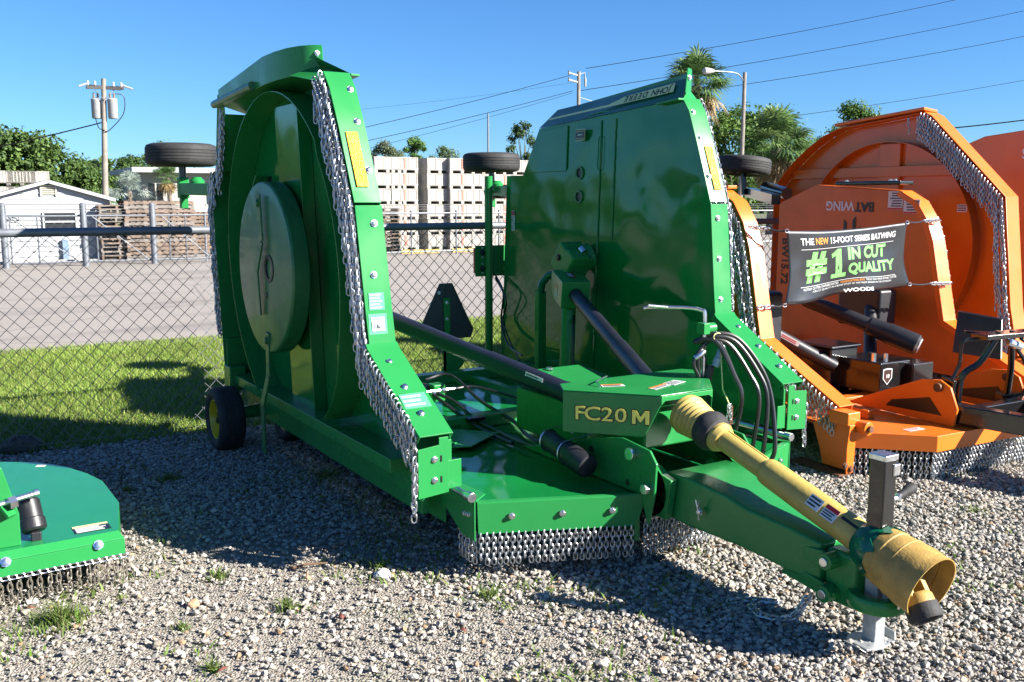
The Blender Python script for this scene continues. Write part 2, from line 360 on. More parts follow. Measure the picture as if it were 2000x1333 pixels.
# ================================================================== chains and wheels shared by the machines
def link_path(L, w, n=4):
    h = L/2-w; pts = []
    for k in range(n+1): a = math.pi*k/n; pts.append((math.cos(a)*w, h+math.sin(a)*w))
    for k in range(n+1): a = math.pi+math.pi*k/n; pts.append((math.cos(a)*w, -h+math.sin(a)*w))
    return pts
_ch = {}
SM = dict(pitch=.026, L=.036, w=.0098, r=.0041)
def chain_mesh(n, pitch=.031, L=.044, w=.0115, r=.0042, m=None, jit=0, key=0):
    k = (n, pitch, r, m.name, jit, key)
    if k in _ch: return _ch[k]
    b = MB(); rnd = random.Random(n*31+key)
    x = y = 0
    for i in range(n):
        a = (math.pi/2)*(i % 2)+.35+rnd.uniform(-jit, jit); z = -pitch*(i+.5)
        tl = rnd.uniform(-jit, jit)*.5
        pts = [V(px*math.cos(a)+x, px*math.sin(a)+y, z+pz+px*tl) for px, pz in link_path(L, w)]
        x += rnd.uniform(-jit, jit)*.006; y += rnd.uniform(-jit, jit)*.006
        b.tube(pts, r, 5, closed=True)
    me = b.mesh('chain', 60); me.materials.append(m); _ch[k] = me
    return me
def hang(parent, p, n, m=None, jit=.5, rz=None, key=None, tilt=0, **kw):
    me = chain_mesh(n, m=m or CHAIN, jit=jit, key=random.randrange(4) if key is None else key, **kw)
    o = link('chain', me, parent); o.location = p
    o.rotation_euler = (random.uniform(-tilt, tilt), random.uniform(-tilt, tilt), random.uniform(-.4, .4) if rz is None else rz)
    return o
def wheel(parent, c, ax, r, w, rim=YELLOW, name='wheel', tire=RUBBER):
    ax = Vector(ax).normalized(); h = w/2; c = Vector(c)
    prof = [(r*.60, -h*.72), (r*.66, -h*.9), (r*.84, -h), (r*.955, -h*.86), (r*.992, -h*.62)]
    for q in (-.42, -.14, .14, .42): prof += [(r, h*(q-.085)), (r*.985, h*(q-.06)), (r*.985, h*(q-.02)), (r, h*(q+.0))]
    prof += [(r*.992, h*.62), (r*.955, h*.86), (r*.84, h), (r*.66, h*.9), (r*.60, h*.72), (r*.56, h*.3), (r*.56, -h*.3), (r*.60, -h*.72)]
    t = MB().lathe(prof, c, ax, 40, close=False).obj(name, tire, parent, ang=50)
    ri = MB()
    for s in (-1, 1):
        ri.lathe([(r*.605, h*.66*s), (r*.615, h*.8*s), (r*.58, h*.78*s), (r*.54, h*.3*s), (r*.3, h*.16*s), (r*.25, h*.34*s), (.001, h*.34*s)], c, ax, 32, close=False)
    ri.obj('rim', rim, t, ang=30)
    hb = MB().cyl(c-ax*h*.62, c+ax*h*.62, r*.15, n=12)
    for k in range(5):
        a = ax.orthogonal().normalized(); a.rotate(Matrix.Rotation(k*math.tau/5, 3, ax))
        for s in (-1, 1): hb.bolt(c+a*r*.24+ax*s*h*.34, ax*s, .011, .014)
    hb.obj('hub', BLACKG, t)
    return t
def bolts(parent, pts, ax, r=.0135, m=None):
    for p in pts: MB().bolt(p, ax, r, .014).obj('bolt', m or ZINC, parent, ang=30)
PALE2 = mat('pale print', (.45, .68, .58), .4)
def sticker(parent, o, right, up, w, h, m, lines=0, lm=None, head=None, name='sticker', hm=None):
    M = frame(o, right, up); x, y = w/2, h/2; t = .0012
    b = MB(); b.plate([M @ V(-x, -y, 0), M @ V(x, -y, 0), M @ V(x, y, 0), M @ V(-x, y, 0)], M.to_3x3() @ V(0, 0, t))
    ob = b.obj(name, m, parent)
    if head:
        MB().plate([M @ V(-x*.98, y*(1-2*head), t), M @ V(x*.98, y*(1-2*head), t), M @ V(x*.98, y*.97, t), M @ V(-x*.98, y*.97, t)], M.to_3x3() @ V(0, 0, .0008)).obj('header', hm, ob)
    if lines:
        l = MB(); y0 = y*(1-2*(head or 0))
        for k in range(lines):
            yy = y0-(k+.7)*(y0+y)/(lines+.5); hh = (y0+y)/(lines+.5)*.24; xe = x*random.uniform(.4, .88)
            l.plate([M @ V(-x*.88, yy-hh, t), M @ V(xe, yy-hh, t), M @ V(xe, yy+hh, t), M @ V(-x*.88, yy+hh, t)], M.to_3x3() @ V(0, 0, .0006))
        l.obj('print', lm, ob)
    return ob
# ================================================================== the large green flex-wing cutter
G = empty('flex_wing_cutter', MO, YAW, 'large green flex-wing rotary cutter parked with both wings folded up beside the fence', 'rotary cutter')
FR = [(.12, .43), (.12, .70), (.65, 1.06), (.68, 1.26), (.712, 1.51), (.745, 1.77), (.82, 1.96), (.905, 2.17), (1.02, 2.37), (1.11, 2.46)]
RR = [(2.84, 2.37), (3.07, 2.0), (3.33, 2.0), (3.34, .45)]
WC = (2.0, 1.38)
def along(pl, n):                      # n points spread along a polyline
    d = [0]
    for a, b in zip(pl, pl[1:]): d.append(d[-1]+math.dist(a, b))
    out = []
    for k in range(n):
        t = d[-1]*k/max(1, n-1)
        i = max(j for j in range(len(d)-1) if d[j] <= t+1e-9)
        f = (t-d[i])/(d[i+1]-d[i]); out.append(tuple(a+(b-a)*f for a, b in zip(pl[i], pl[i+1])))
    return out
def wing(s):
    def P(a, v, z):
        if v < 1.2 and z > .8: v += (.05 if s < 0 else .075)*min(1, (z-.8)/.24)*min(1, max(0, (2.55-z)/.3))
        return V(s*(1.12+.03*(z-.45)+a), v, z)
    X = V(s, 0, 0)
    dk = MB().plate([P(0, *q) for q in FR+RR], X*.007).obj('wing_deck', GREENW, G, .003)
    dk['label'] = 'folded wing deck seen from its glossy top side' if s > 0 else 'folded wing deck showing its dark underside'
    # edge strips
    up = FR[2:]
    i = 4
    MB().ribbon([P(-.004, *q) for q in up[:i]], [P(.145, *q) for q in up[:i]], -.007*s).obj('front_skirt', GREEN, dk, .002)
    up2 = [(up[i-1][0]+.004, up[i-1][1]+.012)]+up[i:]
    MB().ribbon([P(-.004, *q) for q in up2], [P(.145, *q) for q in up2], -.007*s).obj('front_skirt', GREEN, dk, .002)
    lo = [(.12, .705), (.15, .722), (.63, 1.043), (.652, 1.068)]
    b = MB().ribbon([P(-.012, *q) for q in lo], [P(.165, *q) for q in lo], -.008*s)
    lo2 = [(q[0]+.03, q[1]-.035) for q in lo]
    b.ribbon([P(.165, *q) for q in lo], [P(.165, *q) for q in lo2], .006*s); b.ribbon([P(-.012, *q) for q in lo], [P(-.012, *q) for q in lo2], -.006*s)
    b.obj('front_skirt', GREEN, dk, .002)
    # hinge-end bracket plates facing forward
    def fp(pts, v): return MB().plate([V(s*a, v, z) for a, z in pts], V(0, .008, 0)).obj('end_bracket', GREEN, dk, .002)
    fp([(1.15, .43), (1.31, .418), (1.31, .655), (1.20, .665), (1.20, .70), (1.15, .70)], .10)
    fp([(1.075, .445), (1.147, .44), (1.147, .58), (1.075, .58)], .112)
    MB().box((s*1.135, .2, .56), (.02, .17, .24)).obj('end_bracket', GREEN, dk, .003)
    bolts(dk, [V(s*1.225, .10, .60), V(s*1.225, .10, .50)], (0, -1, 0), .012)
    for z in (.60, .50): MB().box((s*1.19, .099, z), (.008, .004, .03)).obj('slot', DARKST, dk)
    nrm = (0, -1, .2)
    bolts(dk, [P(.08 if s < 0 else .05, .70-.006, 1.42), P(.08 if s < 0 else .05, .665-.006, 1.16), P(.05, .734-.008, 1.68)], (0, -1, .12))
    bolts(dk, [P(.03, .816-.01, 1.95), P(.035, .922-.01, 2.2), P(.03, 1.015, 2.37)], (0, -1, .5))
    bolts(dk, [P(.09, .25-.006, .79), P(.09, .40-.006, .89), P(.09, .55-.006, .99)], (0, -.75, 1))
    # amber reflector, stickers on the strip
    rf = [(.78, 1.86), (.818, 1.955), (.86, 2.055), (.895, 2.14)]
    MB().ribbon([P(.05, q[0]-.012, q[1]+.004) for q in rf], [P(.115, q[0]-.012, q[1]+.004) for q in rf], -.003*s).obj('amber_reflector', AMBER, dk, .001)
    if s < 0:
        sticker(dk, P(.08, .674, 1.285), (1, 0, 0), (0, .12, 1), .085, .09, PALEST, 5, PALE2)
        st = sticker(dk, P(.085, .659, 1.17), (1, 0, 0), (0, .12, 1), .10, .105, PALEST); st['label'] = 'pale green sticker with a white square'
        MB().plate([P(.05, .651, 1.135), P(.12, .651, 1.135), P(.12, .66, 1.205), P(.05, .66, 1.205)], V(0, -.002, 0)).obj('print', WHITE, st)
        sticker(dk, P(.08, .315, .838), (1, 0, 0), (0, .83, .555), .14, .1, PALEST, 3, PALE2)
    # end band sloping outward at the top
    e0 = [(1.105, 2.462), (2.84, 2.372)]; vn = 1.43 if s < 0 else 1.13
    e1 = [(vn+.06, 2.60), (2.70, 2.51)]
    MB().plate([P(-.004, *e0[0]), P(-.004, *e0[1]), P(.075, *e1[1]), P(.075, *e1[0])], V(s*.006, 0, .004)).obj('end_band', BLUEG if s > 0 else GREENW, dk, .002)
    MB().plate([P(.0, 1.105, 2.462), P(.06, vn+.01, 2.53), P(.19, vn+.08, 2.48), P(.18, 1.15, 2.42), P(.03, 1.06, 2.42)], V(0, .008, 0)).obj('end_gusset', GREEN, dk, .002)
    MB().beam(P(-.03, 1.09, 2.455), P(-.03, 1.34, 2.44), .05, .012).obj('end_clip', GREEN, dk, .002)
    # skid runner with turned-in nose
    vn = 1.43 if s < 0 else 1.13
    path = [(.02, vn), (.07, vn+.02), (.12, vn+.07), (.165, vn+.16), (.195, vn+.29), (.21, vn+.45), (.21, 2.86)]
    MB().ribbon([P(a, v, 2.495-.05*(v-1.25)) for a, v in path], [P(a, v, 2.655-.05*(v-1.25)-(.045 if v > 2.8 else 0)) for a, v in path], .009*s).obj('skid_runner', GREEN, dk, .003)
    bolts(dk, [P(.05, vn+.004, 2.60)], (0, -1, 0), .012)
    MB().tube([P(.235, 2.05, 2.475), P(.235, 2.92, 2.435)], .026, 10).obj('runner_roll', GREEND, dk)
    MB().plate([P(.0, 1.12, 2.45), P(.0, 2.84, 2.36), P(.2, 2.9, 2.43), P(.205, vn+.4, 2.495), P(.15, vn+.12, 2.485), P(.03, vn+.01, 2.49)], V(0, 0, .008)).obj('end_wall', GREEN, dk)
    MB().plate([P(.19, 2.84, 2.37), P(.19, 3.07, 2.0), P(.215, 3.08, 2.02), P(.215, 2.9, 2.5), P(.19, 2.85, 2.5)], V(-s*.004, .004, 0)).obj('end_wall', GREEN, dk)
    # underside: ring baffle, end wall, beams, pan and blades
    A = [math.radians(a) for a in range(-56, 237, 6)]
    MB().ribbon([P(.008, WC[0]+1.06*math.cos(a), WC[1]+1.06*math.sin(a)) for a in A], [P(.17, WC[0]+1.06*math.cos(a), WC[1]+1.06*math.sin(a)) for a in A], .006).obj('ring_baffle', GREEN, dk)
    MB().ribbon([P(0, *q) for q in RR[2:]], [P(.19, *q) for q in RR[2:]], .007*s).obj('rear_skirt', GREEN, dk, .002)
    MB().ribbon([P(0, *q) for q in RR[:3]], [P(.19, *q) for q in RR[:3]], .007*s).obj('rear_skirt', GREEN, dk, .002)
    MB().plate([P(.0075, 1.72, .46), P(.0075, 2.12, .46), P(.0075, 2.12, 2.36), P(.0075, 1.72, 2.36)], X*.08).obj('underside_beam', GREENW, dk, .004)
    MB().bx(P(.007, .47, .45), P(.16, 3.28, .52)).obj('hinge_rail', GREEN, dk, .004)
    MB().bx(P(.02, .35, .25), P(.05, 3.28, .448)).obj('hinge_tube_sun_stop', GREEN, dk, .004)  # hinge tube carried down to block sun leaking between wing and deck
    MB().plate([P(.007, .22, .70), P(.007, .52, .90), P(.09, .52, .88), P(.12, .3, .6), P(.1, .22, .5)], V(0, .006, 0)).obj('gusset', GREEN, dk)
    MB().plate([P(.007, 2.55, 1.95), P(.007, 2.95, 1.6), P(.1, 2.95, 1.6), P(.1, 2.55, 1.95)], V(0, .006, .01)).obj('gusset', GREEN, dk)
    pan = MB().lathe([(.001, .12), (.48, .12), (.52, .125), (.53, .135), (.53, .225), (.523, .236), (.51, .24), (.001, .225)], P(0, WC[0]+.06, WC[1]), X, 56, close=False).obj('blade_pan', GREEND, dk, ang=30)
    hub = MB().lathe([(.085, .0), (.085, .006), (.06, .006), (.06, -.01), (.001, -.01)], P(.229, WC[0]-.02, WC[1]+.0), X, 24, close=False)
    hub.obj('hub', BLACKP, dk)
    bolts(dk, [P(.226, WC[0]+.05, WC[1]-.17)], X, .02, DARKST)
    bl = MB()
    z0 = WC[1]-.43
    for p, q in ((P(.255, 2.02, .98), P(.255, 2.06, .70)), (P(.255, 2.06, .70), P(.275, 2.16, .50)), (P(.275, 2.16, .50), P(.275, 2.19, .17))): bl.beam(p, q, .012, .062, up=(0, 1, 0))
    bl.obj('blade', GREEND, dk, .003)
    bl = MB()
    for p, q in ((P(.255, 2.02, 1.83), P(.255, 2.02, 1.55)), (P(.255, 2.02, 1.55), P(.262, 2.14, 1.36)), (P(.262, 2.14, 1.36), P(.262, 2.13, 1.08))): bl.beam(p, q, .012, .062, up=(0, 1, 0))
    bl.obj('blade', GREEND, dk, .003)
    bolts(dk, [P(.262, 2.03, .93), P(.262, 2.02, 1.78)], X, .022, GREEND)
    # dark socket in the deck seen from below
    MB().bx(P(.008, 2.5, 1.78), P(.012, 2.75, 1.95)).obj('deck_opening', DARKST, dk)
    for z in (2.0, 1.82): MB().lathe([(.05, 0), (.05, .012), (.036, .012), (.036, -.002), (.001, -.002)], P(-.012, 2.24, z), -X, 20, close=False).obj('deck_hole', GREEND, dk)
    for z in (2.0, 1.82): MB().lathe([(.035, 0), (.001, .0005)], P(-.0135, 2.24, z), -X, 16, close=False).obj('deck_hole', DARKST, dk)
    if s > 0:                          # raised panels and weld seams on the visible top side
        MB().plate([P(-.011, 2.0, .5), P(-.011, 2.43, .5), P(-.011, 2.43, 2.02), P(-.011, 2.0, 2.36)], X*.01).obj('raised_panel', GREENW, dk, .004)
        MB().plate([P(-.012, 2.43, 2.02), P(-.012, 3.03, 2.02), P(-.012, 2.81, 2.35), P(-.012, 2.43, 2.37)], X*.011).obj('raised_panel', GREENW, dk, .004)
        for v, z0, z1 in ((2.0, .5, 2.38), (2.43, 2.03, 2.36), (1.83, 1.5, 2.38)):
            pts = [P(-.006, v+random.uniform(-.004, .004), z0+(z1-z0)*k/40) for k in range(41)]
            MB().tube(pts, .0045, 5).obj('weld_seam', GREENW, dk)
        MB().tube([P(-.013, 2.0+.022*math.cos(a), 1.62+(.62 if math.sin(a) > 0 else .42)+.022*math.sin(a)) for a in [k*math.tau/16 for k in range(16)]], .003, 5, closed=True).obj('weld_seam', GREENW, dk)
        # sticker with an arrow, upside down
        sticker(dk, P(-.023, 2.225, 2.285)+V(-.012, 0, 0), (0, 1, 0), (0, 0, -1), .125, .085, BAND)
        sticker(dk, P(-.023, 2.225, 2.285)+V(-.0136, 0, 0), (0, 1, 0), (0, 0, -1), .117, .077, DARKST)
        M = frame(P(-.023, 2.225, 2.285)+V(-.0152, 0, 0), (0, 1, 0), (0, 0, -1))
        text('BLADE ROTATION', .012, M @ Matrix.Translation((0, -.026, 0)), BAND, dk, depth=.0004)
        text('ROTACION HOJA', .012, M @ Matrix.Translation((0, .026, 0)), BAND, dk, depth=.0004)
        MB().plate([M @ V(*q, 0) for q in ((-.03, -.003), (.01, -.003), (.01, -.008), (.03, 0), (.01, .008), (.01, .003), (-.03, .003))], M.to_3x3() @ V(0, 0, .0006)).obj('print', WHITE, dk)
        sticker(dk, P(-.004, 3.2, 1.62), (0, -1, 0), (0, 0, 1), .05, .17, WHITE, 7, DARKST, .25, hm=REDST)
        # stripe and lettering on the end band
        a0, a1 = P(-.004, *e0[0]), P(-.004, *e0[1]); b0, b1 = P(.075, *e1[0]), P(.075, *e1[1])
        nrm = (a1-a0).cross(b0-a0).normalized(); nrm = nrm if nrm.x < 0 else -nrm
        def Q(t, h): return a0.lerp(a1, t).lerp(b0.lerp(b1, t), h)+nrm*.0095
        st = [(.06, .40), (.06, .86), (.40, .76), (.50, .50), (.97, .47), (.97, .36), (.5, .36), (.2, .38)]
        MB().plate([Q(*q) for q in st], nrm*.001).obj('stripe', BAND, dk)
        rt = (Q(.1, .5)-Q(.4, .5)).normalized()
        M = frame(Q(.235, .60)+nrm*.002, -rt, Q(.2, .2)-Q(.2, .8))
        for ch_, x_ in zip('JOHN DEERE', (-.235, -.19, -.133, -.076, 0, .02, .078, .128, .178, .23)):
            if ch_ != ' ': text(ch_, .07, M @ Matrix.Translation((x_, 0, 0)), DARKST, dk, depth=.0005, bold=.0008, sx=1.1)
    # chains hanging from the lower edge of the strip
    if s < 0:
        for k, q in enumerate(along(up, 48)):
            hang(dk, P(.155, q[0]+.012, q[1]), 7, jit=.45, tilt=.03)
            hang(dk, P(.18, q[0]+.03, q[1]-.03), 6, jit=.5, tilt=.04)
        for q in along([(.16, .74), (.63, 1.04)], 20): hang(dk, P(.172, *q), 7, jit=.35, tilt=.02)
        for z in (.62, .57, .52, .47): hang(dk, V(-1.325, .105, z), 5, jit=.6)
        for q in along([(2.86, 2.45), (3.08, 2.05)], 18)+along([(3.2, 1.99), (3.34, 1.9), (3.34, 1.3)], 34): hang(dk, P(.195, q[0]+.02, q[1]), 7, jit=.6, tilt=.04)
        for q in along([(3.34, 1.3), (3.34, 1.0)], 16): hang(dk, P(.195, q[0]+.02, q[1]), 7, jit=.6, tilt=.04)
    else:
        for q in along(up[1:], 34): hang(dk, P(.165, q[0], q[1]), 7, jit=.6, tilt=.05)
        for q in along([(.2, .76), (.6, 1.02)], 10): hang(dk, P(.18, *q), 5, jit=.4)
        for z in (.6, .55): hang(dk, V(1.325, .12, z), 8, jit=.6)
    # tail wheel on its arm
    c = V(s*1.40, 3.98, 2.14)
    wheel(G, c, (0, 0, 1), .268, .17)
    MB().cyl(c+V(0, 0, -.2), c, .028, n=12).obj('axle', BLACKG, G)
    arm = MB(); p = c+V(0, 0, -.26)
    arm.box(c+V(0, 0, -.25), (.075, .085, .16)); arm.box(c+V(0, 0, -.36), (.055, .06, .1))
    arm.beam(p+V(0, -.03, 0), P(.1, 3.34, 1.87), .07, .09); arm.lathe([(.05, -.05), (.055, -.02), (.055, .03), (.03, .06)], p+V(-s*.06, -.2, .03), (0, 0, 1), 14)
    ar = arm.obj('wheel_arm', GREEN, G, .006)
    hel = [p+V(-s*.0+.055*math.cos(t), -.28+.33*k/110, -.01+.055*math.sin(t)) for k in range(111) for t in [k*math.tau*8/110]] if s > 0 else [p+V(.05*math.cos(t), -.5+.2*k/80, -.01+.05*math.sin(t)) for k in range(81) for t in [k*math.tau*6/80]]
    if s > 0: MB().tube(hel, .0095, 6).obj('spring', BLACKG, ar)
    return P, dk
PL, WL = wing(-1); PR, WR = wing(1)
# ------------------------------------------------------------------ centre deck
dk = MB().plate([(-1.05, .0, .372), (-.29, -.318, .372), (.29, -.318, .372), (1.05, 0, .372), (1.05, 3.2, .372), (-1.05, 3.2, .372)], (0, 0, .008)).obj('centre_deck', GREENW, G, .003)
for s in (-1, 1):
    A = [(s*1.058, -.004, .386), (s*.285, -.326, .386)]; B = [(s*1.052, -.004, .232), (s*.34, -.303, .232)]
    sk = MB().ribbon(A, B, -.008*s).obj('front_skirt', GREEN, dk, .003)
    MB().plate([(s*1.055, .0, .384), (s*.29, -.32, .384), (s*.30, -.29, .3845), (s*1.05, .035, .3845)], (0, 0, .006)).obj('deck_edge', GREEN, dk, .002)
    d = V(s*.773, .322, 0).normalized(); n = V(s*.32, -.77, 0).normalized() if s > 0 else V(-.32, -.77, 0).normalized()
    for t in (.2, .5, .8): bolts(sk, [V(s*1.055, -.004, .318).lerp(V(s*.30, -.32, .318), t)+n*.006], n, .012)
    # corner cap, side skirt
    MB().plate([(s*1.06, .0, .39), (s*.98, .05, .40), (s*1.0, .29, .405), (s*1.065, .29, .40)], (0, 0, .007)).obj('corner_cap', GREEN, dk, .002)
    MB().plate([(s*1.063, .0, .20), (s*1.063, .0, .395), (s*1.063, .31, .395), (s*1.063, .31, .3), (s*1.063, .12, .2)], (s*.007, 0, 0)).obj('side_skirt', GREEN, dk, .002)
    bolts(dk, [V(s*1.07, .05, .32), V(s*1.07, .09, .315)], (s, 0, 0), .01)
    MB().ribbon([(s*1.055, .31, .36), (s*1.055, 3.2, .36)], [(s*1.055, .31, .2), (s*1.055, 3.2, .2)], -.006*s).obj('side_skirt', GREEN, dk)
    for k in range(25 if s < 0 else 23):
        t = .02+.945*k/24; hang(dk, V(s*1.05, .004, .236).lerp(V(s*.33, -.298, .236), t), 6 if k % 7 else 5, jit=.12, rz=random.uniform(-.1, .1)+(.42 if s < 0 else -.4), tilt=.02, **SM)
    for k in range(5): hang(dk, V(s*1.05, .03+.035*k, .236), 6, jit=.2, **SM)
    # hitch side plates
    MB().plate([(s*.30, v, z) for v, z in ((-.36, .24), (-.40, .40), (-.41, .56), (-.36, .615), (-.15, .635), (.08, .585), (.42, .47), (.78, .386), (-.30, .386))], (s*.014, 0, 0)).obj('hitch_plate', GREEN, dk, .003)
    MB().cyl((s*.27, -.24, .575), (s*.345, -.24, .575), .032, n=18).obj('hinge_pin', ZINC, dk, .004)
    for v, z, r in ((.1, .52, .02), (-.2, .42, .016), (.2, .46, .012)): MB().lathe([(r, 0), (.001, .0006)], (s*(.3145 if s > 0 else .3145), v, z), (s, 0, 0), 12, close=False).obj('plate_hole', DARKST, dk)
MB().bx((-.30, -.3, .386), (.30, -.286, .46)).obj('hitch_crossplate', GREEN, dk, .003)
MB().bx((-.34, -.295, .15), (-.31, -.2, .37)).obj('skirt_stay', GREEN, dk, .002)
MB().bx((.31, -.295, .15), (.34, -.2, .37)).obj('skirt_stay', GREEN, dk, .002)
MB().tube([(-.28, -.29, .25), (.28, -.29, .25)], .008, 8).obj('chain_rod', ZINC, dk)
for k in range(17): hang(dk, V(-.27+.034*k, -.292, .25), 7, jit=.15, rz=random.uniform(-.15, .15)+.1, **SM)
for a, b in (((-1.02, 1.35), (1.02, 1.35)), ((-1.02, 2.75), (1.02, 2.75))): MB().beam((*a, .42), (*b, .42), .1, .08).obj('deck_beam', GREEN, dk, .006)
for s in (-1, 1):
    MB().beam((s*.45, 1.3, .40), (s*.45, 3.15, .40), .07, .05).obj('deck_rib', GREEN, dk, .005)
    MB().plate([(s*.93, .55, .384), (s*.93, .95, .50), (s*.93, 1.3, .45), (s*.93, 1.3, .384)], (.008, 0, 0)).obj('deck_gusset', GREEN, dk, .002)
    MB().plate([(s*.6, .95, .384), (s*.98, .72, .384), (s*.98, .74, .46), (s*.6, .97, .41)], (0, .006, 0)).obj('deck_gusset', GREEN, dk, .002)
MB().plate([(-.95, 1.0, .40), (-.62, .82, .41), (-.3, 1.05, .40), (-.55, 1.28, .41)], (0, 0, .008)).obj('deck_gusset', GREEN, dk, .003)
# bolt pin at the wing hinge
for s in (-1, 1):
    MB().cyl((s*1.08, .02, .415), (s*1.08, 3.1, .415), .016, n=10).obj('hinge_rod', ZINC, dk)
    MB().cyl((s*1.08, .0, .415), (s*1.08, .05, .415), .024, n=14).obj('hinge_rod', ZINC, dk, .003)
# ------------------------------------------------------------------ tongue, hitch, jack
def loft(secs, name, m, parent, bev=.006):
    b = MB(); vs = []; k = len(secs[0])
    for s_ in secs: vs += [V(*p) for p in s_]
    fs = [tuple(range(k))[::-1], tuple((len(secs)-1)*k+i for i in range(k))]
    for j in range(len(secs)-1):
        for i in range(k): fs.append((j*k+i, j*k+(i+1) % k, (j+1)*k+(i+1) % k, (j+1)*k+i))
    return b.add(vs, fs).obj(name, m, parent, bev)
def sec(v, w, z0, z1): return [(-w, v, z0), (w, v, z0), (w, v, z1), (-w, v, z1)]
tg = loft([sec(-.30, .205, .33, .46), sec(-.36, .205, .28, .495), sec(-.5, .20, .265, .50), sec(-.72, .18, .26, .475), sec(-.85, .16, .25, .44), sec(-1.05, .12, .215, .41), sec(-1.2, .085, .19, .375)], 'tongue', GREEN, G, .014)
for s in (-1, 1):
    MB().plate([(s*.215, v, z) for v, z in [(-.30+.115*math.cos(a), .40+.125*math.sin(a)) for a in [math.radians(q) for q in range(70, 300, 20)]]+[(-.42, .28), (-.45, .48)]], (s*.04, 0, 0)).obj('tongue_lug', GREEN, tg, .008)
    MB().cyl((s*.28, -.36, .43), (s*.35, -.36, .43), .026, n=6).obj('pivot_bolt', ZINC, tg, .003)
    MB().cyl((s*.245, -.24, .42), (s*.2, -.24, .42), .05, n=18).obj('pivot_boss', GREEN, tg, .004)
bolts(tg, [V(-.215, -.61, .37)], (-1, 0, 0), .013)
MB().tube([(-.222, -.61, .33), (-.228, -.61, .39), (-.232, -.625, .425)], .004, 5).tube([(-.228, -.61, .38), (-.232, -.597, .425)], .004, 5).obj('cotter_pin', ZINC, tg)
for s in (-1, 1):
    MB().plate([(s*.087, v, z) for v, z in ((-1.05, .34), (-1.22, .355), (-1.285, .32), (-1.275, .29), (-1.2, .28), (-1.08, .30))], (s*.016, 0, 0)).obj('clevis', GREEN, tg, .004)
    MB().plate([(s*.087, v, z) for v, z in ((-1.0, .19), (-1.2, .165), (-1.28, .15), (-1.29, .195), (-1.22, .22), (-1.05, .25))], (s*.016, 0, 0)).obj('clevis', GREEN, tg, .004)
for z in (.32, .18):
    MB().cyl((-.125, -1.25, z), (.125, -1.25, z), .036, n=18).obj('clevis_boss', GREEN, tg, .003)
    MB().cyl((-.134, -1.25, z), (.134, -1.25, z), .02, n=14).obj('clevis_pin', ZINC, tg, .003)
h = MB(); h.bx((-.062, -1.2, .13), (.062, -1.36, .36)); ht = h.obj('hitch', GREEN, tg, .02, seg=3)
MB().lathe([(.068, -.03), (.11, -.03), (.118, -.018), (.118, .018), (.11, .03), (.068, .03), (.068, -.03)], (0, -1.42, .195), (0, 0, 1), 30, close=False).obj('hitch_ring', GREEN, tg, .002)
MB().bx((-.04, -1.33, .315), (.05, -1.44, .365)).obj('hitch', GREEN, tg, .015, seg=3)
J = V(.01, -1.405, -.02)
jk = MB().bx(J+V(-.038, -.038, .33), J+V(.038, .038, .80)).obj('jack', BLACKG, G, .008)
MB().bx(J+V(-.041, -.041, .795), J+V(.041, .041, .82)).obj('jack_cap', ZINC, jk, .004)
MB().bx(J+V(.012, -.045, .73), J+V(.052, .03, .78)).obj('jack_collar', ZINC, jk, .006)
MB().bx(J+V(-.032, -.032, .03), J+V(.032, .032, .4)).obj('jack_leg', STEEL, jk, .006)
ft = MB().plate([J+V(x, y, .028) for x, y in ((-.11, -.055), (-.04, -.08), (.055, -.065), (.055, .07), (-.05, .08), (-.095, .06))], (0, 0, .01))
ft.plate([J+V(.055, -.065, .022), J+V(.055, .07, .022), J+V(.08, .055, .07), J+V(.078, -.045, .062)], (.008, 0, 0)); ft.plate([J+V(-.11, -.055, .022), J+V(-.095, .06, .022), J+V(-.13, .045, .04), J+V(-.135, -.04, .04)], (0, 0, .006))
ft.obj('jack_foot', STEEL, jk, .003)
MB().cyl(J+V(.03, 0, .62), J+V(.10, -.01, .62), .012, n=10).cyl(J+V(.095, -.01, .615), J+V(.10, -.01, .64), .014, n=10).obj('jack_shaft', ZINC, jk)
MB().lathe([(.014, 0), (.017, .01), (.017, .05), (.023, .062), (.023, .1), (.017, .108)], J+V(.095, -.01, .625), (1, .05, .25), 14).obj('jack_handle', RUBBER, jk)
MB().bx(J+V(-.02, -.075, .2), J+V(.05, -.045, .32)).obj('serial_plate', STEEL, jk, .002)
# ------------------------------------------------------------------ PTO driveline
a0, a1 = V(0, -.26, .745), V(0, -1.86, .265); ax = (a1-a0).normalized()
def on(v): return a0+ax*((-(v)+a0.y)/-ax.y)
pr = []
for k in range(5): pr += [(.098-.004*k, .02+.026*k), (.105-.004*k, .03+.026*k), (.098-.004*k, .041+.026*k)]
pto = MB().lathe([(.03, 0), (.1, 0)]+pr+[(.08, .16), (.03, .16)], a0, ax, 30).obj('driveline', SHIELD, G, ang=25); pto['label'] = 'yellow guarded driveline running out over the tongue'
MB().lathe([(.04, .14), (.088, .15), (.098, .175), (.098, .205), (.085, .235), (.06, .25)], a0, ax, 28).obj('rubber_cone', RUBBER, pto)
MB().lathe([(.055, .235), (.072, .238), (.075, .26), (.062, .285), (.05, .29)], a0, ax, 28).obj('guard_collar', SHIELD, pto)
L1 = (on(-.80)-a0).length; L2 = (on(-1.385)-a0).length; L3 = (a1-a0).length
MB().lathe([(.050, .25), (.050, L1+.02)], a0, ax, 28).obj('inner_guard_tube', SHIELD, pto)
MB().lathe([(.055, L1), (.061, L1+.01), (.064, L1+.03), (.066, L1+.25), (.067, L2-.05), (.067, L2-.12+.1)], a0, ax, 30).obj('outer_guard_tube', SHIELD, pto)
